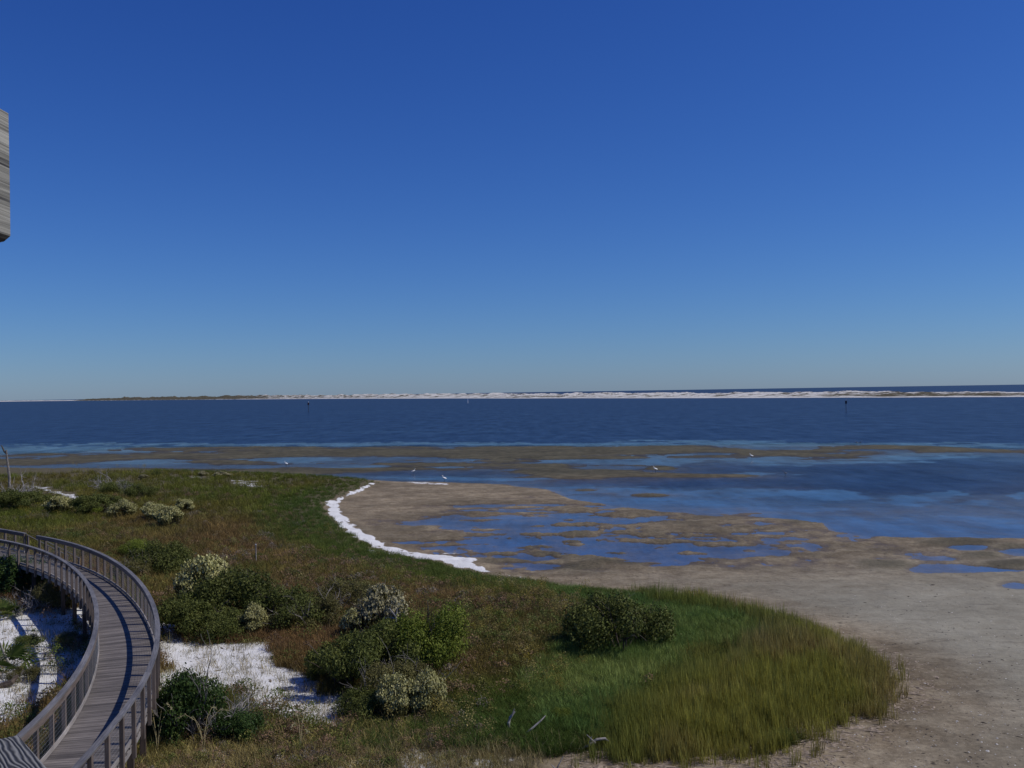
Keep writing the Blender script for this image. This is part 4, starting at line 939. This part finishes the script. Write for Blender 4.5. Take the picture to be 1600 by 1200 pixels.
mb = MB(); mb.sweep([(xe - .55, ye + .16, g0 - .5), (xe - .55, ye + .16, CAMH + 1.2)], (1, 0, 0), (0, 1, 0), .07, .068); tadd(mb, 'post', NW)
for i in range(9):
    mb = MB(); yy = -.1 + i * .145; mb.sweep([(-1.7, yy, CAMH - 1.62), (1.2, yy, CAMH - 1.62)], (0, 1, 0), (0, 0, 1), .068, .019); tadd(mb, 'floor_board', M['deck'], 0)
for xx in (-1.5, 1.0):
    mb = MB(); mb.sweep([(xx, -.2, CAMH - 1.74), (xx, 1.15, CAMH - 1.74)], (1, 0, 0), (0, 0, 1), .03, .09); tadd(mb, 'floor_joist', M['post'], 0)
    for yy in (-.1, 1.05):
        mb = MB(); mb.sweep([(xx - .1, yy, g0 - .5), (xx - .1, yy, CAMH - 1.85)], (1, 0, 0), (0, 1, 0), .09, .09); tadd(mb, 'tower_leg', M['post'], 0)

# ------------------------------------------------------------------ birds
def egret(u, v, label, hgt=.95, face=1, mat='feather', lean=0):
    x, y = unproj(u, v, 0); x, y = float(x), float(y); z = min(gz_at(x, y), 0.0) if gz_at(x, y) < 0 else gz_at(x, y)
    e = empty('egret' if mat == 'feather' else 'heron', (x, y, z), random.uniform(-.4, .4) + (0 if face > 0 else math.pi), label=label, cat='bird', group='wading birds on the tidal flats')
    s = hgt / .95
    mb = MB(); body = [(-.34, 0, .50), (-.26, 0, .53), (-.12, 0, .57), (.02, 0, .62), (.12, 0, .66), (.19, 0, .70), (.20, 0, .76), (.15, 0, .81), (.16, 0, .87), (.21, 0, .91), (.26, 0, .915), (.29, 0, .91)]
    rad = [.008, .05, .10, .115, .09, .05, .032, .026, .024, .03, .026, .012]
    mb.tube(np.array(body) * s, np.array(rad) * s, 8, .85); mb.obj('body', M[mat], e, True)
    mb = MB(); mb.tube(np.array([(.285, 0, .91), (.35, 0, .90), (.41, 0, .885)]) * s, np.array([.011, .008, .002]) * s, 5); mb.obj('bill', M['bill'], e)
    for k in (-1, 1):
        mb = MB(); mb.tube(np.array([(0, .04 * k, .53), (-.03, .045 * k, .30), (.0, .045 * k, -.02), (.05, .05 * k, -.03)]) * s, np.array([.014, .009, .008, .005]) * s, 5); mb.obj('leg', M['legs'], e)
    w = MB(); w.tube(np.array([(.10, .085, .62), (-.05, .10, .57), (-.22, .06, .52), (-.33, .02, .49)]) * s, np.array([.03, .07, .05, .008]) * s, 6, .4); w.obj('wing', M[mat], e, True)
    w = MB(); w.tube(np.array([(.10, -.085, .62), (-.05, -.10, .57), (-.22, -.06, .52), (-.33, -.02, .49)]) * s, np.array([.03, .07, .05, .008]) * s, 6, .4); w.obj('wing', M[mat], e, True)
egret(447, 730, 'white egret on the weedy flat behind the grassy tip, leftmost bird', face=-1)
egret(646, 740, 'white egret wading in the channel above the brown sand spit', face=1)
egret(694, 751, 'white egret at the water edge above the brown sand spit, facing left', face=-1)
egret(1024, 743, 'white egret standing on the thin middle sandbar', face=-1)
egret(1174, 717, 'white egret farthest right, in the calm shallows by the far sandbar', face=-1)
egret(1227, 742, 'small grey heron standing at the right tip of the thin sandbar', .8, -1, 'heron')
egret(1339, 697, 'left dark wading bird of the pair on the far sandbar', .9, -1, 'heron')
egret(1344, 697, 'right dark wading bird of the pair on the far sandbar', .9, 1, 'heron')

# ------------------------------------------------------------------ channel markers, posts and dead wood
def marker(u, v, hpx, label, col, board=.9):
    x, y = unproj(u, v, 0); x, y = float(x), float(y); h = hpx * y / FPX
    e = empty('channel_marker', (x, y, -1.6), label=label, cat='channel marker', group='channel markers in the bay')
    r = .11 * y / 480
    mb = MB(); mb.tube([(0, 0, 0), (0, 0, 1.6 + h * .98)], r * 1.15, 8); mb.obj('pile', M['steel'] if col != 'white' else M['white'], e)
    zt = 1.6 + h * .80; b = board * y / 480
    mb = MB(); mb.sweep([(0, -r * 1.4, zt - b * .7), (0, -r * 1.4, zt + b * .7)], (1, 0, 0), (0, 1, 0), b * .5, .03); mb.obj('daymark', M[col], e)
    mb = MB(); mb.tube([(0, 0, 1.6 + h * .96), (0, 0, 1.6 + h * 1.03)], r * 1.5, 6); mb.obj('light', M['white'], e)
    mb = MB(); mb.bar((-b * .55, r * 1.3, zt - b * .9), (b * .55, r * 1.3, zt - b * .9), .08, .08); mb.obj('platform', M['steel'], e)
marker(1322, 642, 17, 'dark channel marker pile standing in the bay at right', 'steel', 1.0)
marker(482, 643, 15, 'reddish channel marker in the bay at left', 'red', .8)
marker(731, 630, 7, 'small pale channel marker near the far shore at centre', 'white', .45)
def at(u, v, z=.6):
    x, y = unproj(u, v, z); x, y = float(x), float(y); return x, y, gz_at(x, y)
x, y, z = at(400, 884); e = set_props(empty('marker_stake', (x, y, z)), 'thin pale wooden stake standing in the meadow', 'stake')
mb = MB(); mb.tube([(0, 0, -.3), (.01, 0, .5), (0, .01, 1.25)], [.032, .032, .03], 6); mb.obj('stake', M['bare'], e)
mb = MB(); mb.tube([(0, .01, 1.25), (.0, .01, 1.29)], [.038, .035], 6); mb.obj('cap', M['white'], e)
x, y, z = at(15, 765); h = 62 * y / FPX; k = y / FPX
e = set_props(empty('dead_tree', (x, y, z)), 'leaning bare dead trunk with a short bent limb at the left edge', 'dead tree')
mb = MB(); mb.tube([(0, 0, -.3), (0, 0, h * .3), (-2 * k, 0, h * .6), (-3.5 * k, 0, h * .8), (-4.5 * k, 0, h)], [.17, .15, .12, .10, .08], 7); mb.obj('trunk', M['bark'], e)
mb = MB(); mb.tube([(-4 * k, 0, h * .9), (-8 * k, 0, h * .97), (-10 * k, 0, h * 1.05), (-12 * k, 0, h * 1.12)], [.11, .10, .08, .05], 6); mb.obj('limb', M['bark_dark'], e)
x, y, z = at(2, 790); e = set_props(empty('sign', (x, y, z)), 'small white sign cut by the left edge beside the bleached shrub', 'sign')
mb = MB(); mb.bar((0, 0, -.3), (0, 0, 1.0), .08, .08, (0, 1, 0)); mb.obj('post', M['post'], e)
mb = MB(); mb.sweep([(-.35, -.06, .78), (.2, -.06, .78)], (0, 1, 0), (0, 0, 1), .012, .14); mb.obj('board', M['white'], e)
x, y = unproj(1309, 612, 6); ang_ = math.atan((1309 - 800) / FPX); dd_ = 1180.; x, y = dd_ * math.tan(ang_), dd_
e = set_props(empty('dune_marker', (x, y, 3.4)), 'tiny white post on the crest of the far dunes at right', 'marker')
mb = MB(); mb.bar((0, 0, -2.5), (0, 0, 3.0), .5, .5, (0, 1, 0)); mb.obj('post', M['steel'], e)
mb = MB(); mb.sweep([(-.7, -.4, 2.2), (.7, -.4, 2.2)], (0, 1, 0), (0, 0, 1), .08, .8); mb.obj('board', M['white'], e)

def driftwood(u, v, pts, rad, label, mat='bare', twigs=()):
    x, y, z = at(u, v, .5); e = empty('driftwood', (x, y, z), label=label, cat='driftwood', group='driftwood and dead branches')
    mb = MB(); mb.tube(pts, rad, 7); mb.obj('branch', M[mat], e)
    for p in twigs:
        mb = MB(); mb.tube(p, np.linspace(.03, .01, len(p)), 5); mb.obj('twig', M[mat], e)
driftwood(795, 1142, [(0, 0, .1), (.0, 0, .3), (.05, .02, .45), (.2, .05, .62)], [.05, .05, .045, .02], 'dark bent stub with a bleached tip in the brown grass', twigs=[[(.1, 0, .5), (.18, .0, .72)]])
driftwood(830, 1148, [(-.25, 0, .1), (0, 0, .28), (.3, .1, .5), (.45, .2, .62)], [.025, .03, .025, .01], 'thin arched branch right of the bent stub')
driftwood(925, 1158, [(-.4, 0, .08), (-.1, .05, .16), (.15, .1, .32), (.4, .1, .34), (.5, .1, .26)], [.03, .04, .045, .04, .02], 'curved pale branch at the left foot of the cordgrass', twigs=[[(-.1, .05, .16), (0, 0, .45)], [(.1, 0, .25), (-.15, 0, .5)]])
driftwood(872, 1192, [(-.1, 0, .05), (.0, 0, .25), (.15, .05, .5)], [.02, .02, .01], 'small upright dead twig near the bottom edge', twigs=[[(0, 0, .1), (-.2, 0, .3)]])
driftwood(10, 1086, [(-.9, 0, .08), (-.3, .1, .05), (.1, .2, .18), (.2, .4, .36)], [.1, .12, .1, .06], 'dark curved log on the white sand at the left edge', 'bark_dark')
driftwood(14, 1066, [(.25, 0, .1), (.05, .0, .4), (-.15, 0, .75), (-.3, 0, 1.2)], [.05, .045, .04, .02], 'bleached leaning branch rising from the dark log')
driftwood(620, 1042, [(0, 0, .6), (.03, 0, 1.4), (-.02, 0, 1.8), (-.25, 0, 2.1)], [.05, .045, .035, .015], 'forked bleached dead branch in the thicket beside the round green shrub', twigs=[[(.03, 0, 1.4), (-.2, 0, 1.45), (-.45, 0, 1.38)], [(0, 0, 1.7), (-.2, 0, 1.75), (-.5, 0, 1.72)], [(0, 0, 1.8), (.05, 0, 2.1)]])

# palmettos
def palmetto(u, v, r, n, label):
    x, y, z = at(u, v); e = empty('palmetto', (x, y, z), label=label, cat='palmetto', group='palmettos by the boardwalk')
    for i in range(n):
        a = i / n * 6.283 + random.random() * .5; tilt = random.uniform(.35, 1.1); base = np.array([math.cos(a) * .06, math.sin(a) * .06, 0])
        d = np.array([math.cos(a) * math.cos(tilt), math.sin(a) * math.cos(tilt), math.sin(tilt)]); st = base + d * r * .55
        side = np.array([-math.sin(a), math.cos(a), 0]); V = [st]; F = []; lv = [.5]
        for j in range(17):
            b = (j / 16 - .5) * 3.6; q = d * math.cos(b) + side * math.sin(b); nrm = np.cross(side, d); w = np.cross(q, nrm) * .028 * r
            m_ = st + q * r * .34; tip = st + q * r * .62 + np.array([0, 0, -.10 * r * abs(math.sin(b)) - .05 * r]); k0 = len(V)
            V += [m_ - w, m_ + w + nrm * .02 * r, tip]; F += [[0, k0, k0 + 1], [k0, k0 + 2, k0 + 1]]; lv += [random.random()] * 3
        link(bpy.data.objects.new('frond', mesh_np('frond', np.array(V), np.array(F), M['palm'], False, dict(lv=np.array(lv)))), e)
        mb = MB(); mb.tube([base, base * .5 + st * .5 + np.array([0, 0, .05]), st], [.012, .01, .008], 4); mb.obj('stalk', M['palm'], e)
palmetto(6, 1058, 1.35, 16, 'green palmetto on the white sand at the left edge')
palmetto(2, 968, 1.0, 13, 'yellowing palmetto at the left edge below the boardwalk')
# sea oats beside the near railing
def sea_oats(u, v, label, n=5, h=1.0):
    x, y, z = at(u, v); e = empty('sea_oats', (x, y, z), label=label, cat='sea oats', group='sea oats in front of the scrub oak')
    for i in range(n):
        a = random.uniform(-3.1, 3.1); L = h * random.uniform(.8, 1.25); q = np.array([math.cos(a), math.sin(a), 0])
        pts = [q * 0, q * .06 * L + [0, 0, .45 * L], q * .2 * L + [0, 0, .85 * L], q * .45 * L + [0, 0, 1.05 * L], q * .7 * L + [0, 0, .98 * L]]
        mb = MB(); mb.tube(pts, [.008, .007, .006, .005, .003], 4); sk = mb.obj('stalk', mat_straw, e)
        P = np.array([pts[3] * (1 - t) + pts[4] * t for t in RNG.random(40)]) + RNG.normal(0, .022, (40, 3)); V, F = leaf_quads(P, RNG.normal(size=(40, 3)), .02, .5)
        link(bpy.data.objects.new('seed_heads', mesh_np('seed_heads', V, F, M['fluff_tan'], False, dict(lv=np.full(len(V), .6)))), sk)
mat_straw = mat_plain('straw', (.42, .35, .18))
sea_oats(246, 1176, 'sea oats with drooping pale heads beside the near railing', 4, 1.3)
sea_oats(318, 1170, 'sea oats in front of the glossy scrub oak', 4, 1.1)
sea_oats(470, 1172, 'sea oats in the dry litter below the sand clearing', 4, .8)
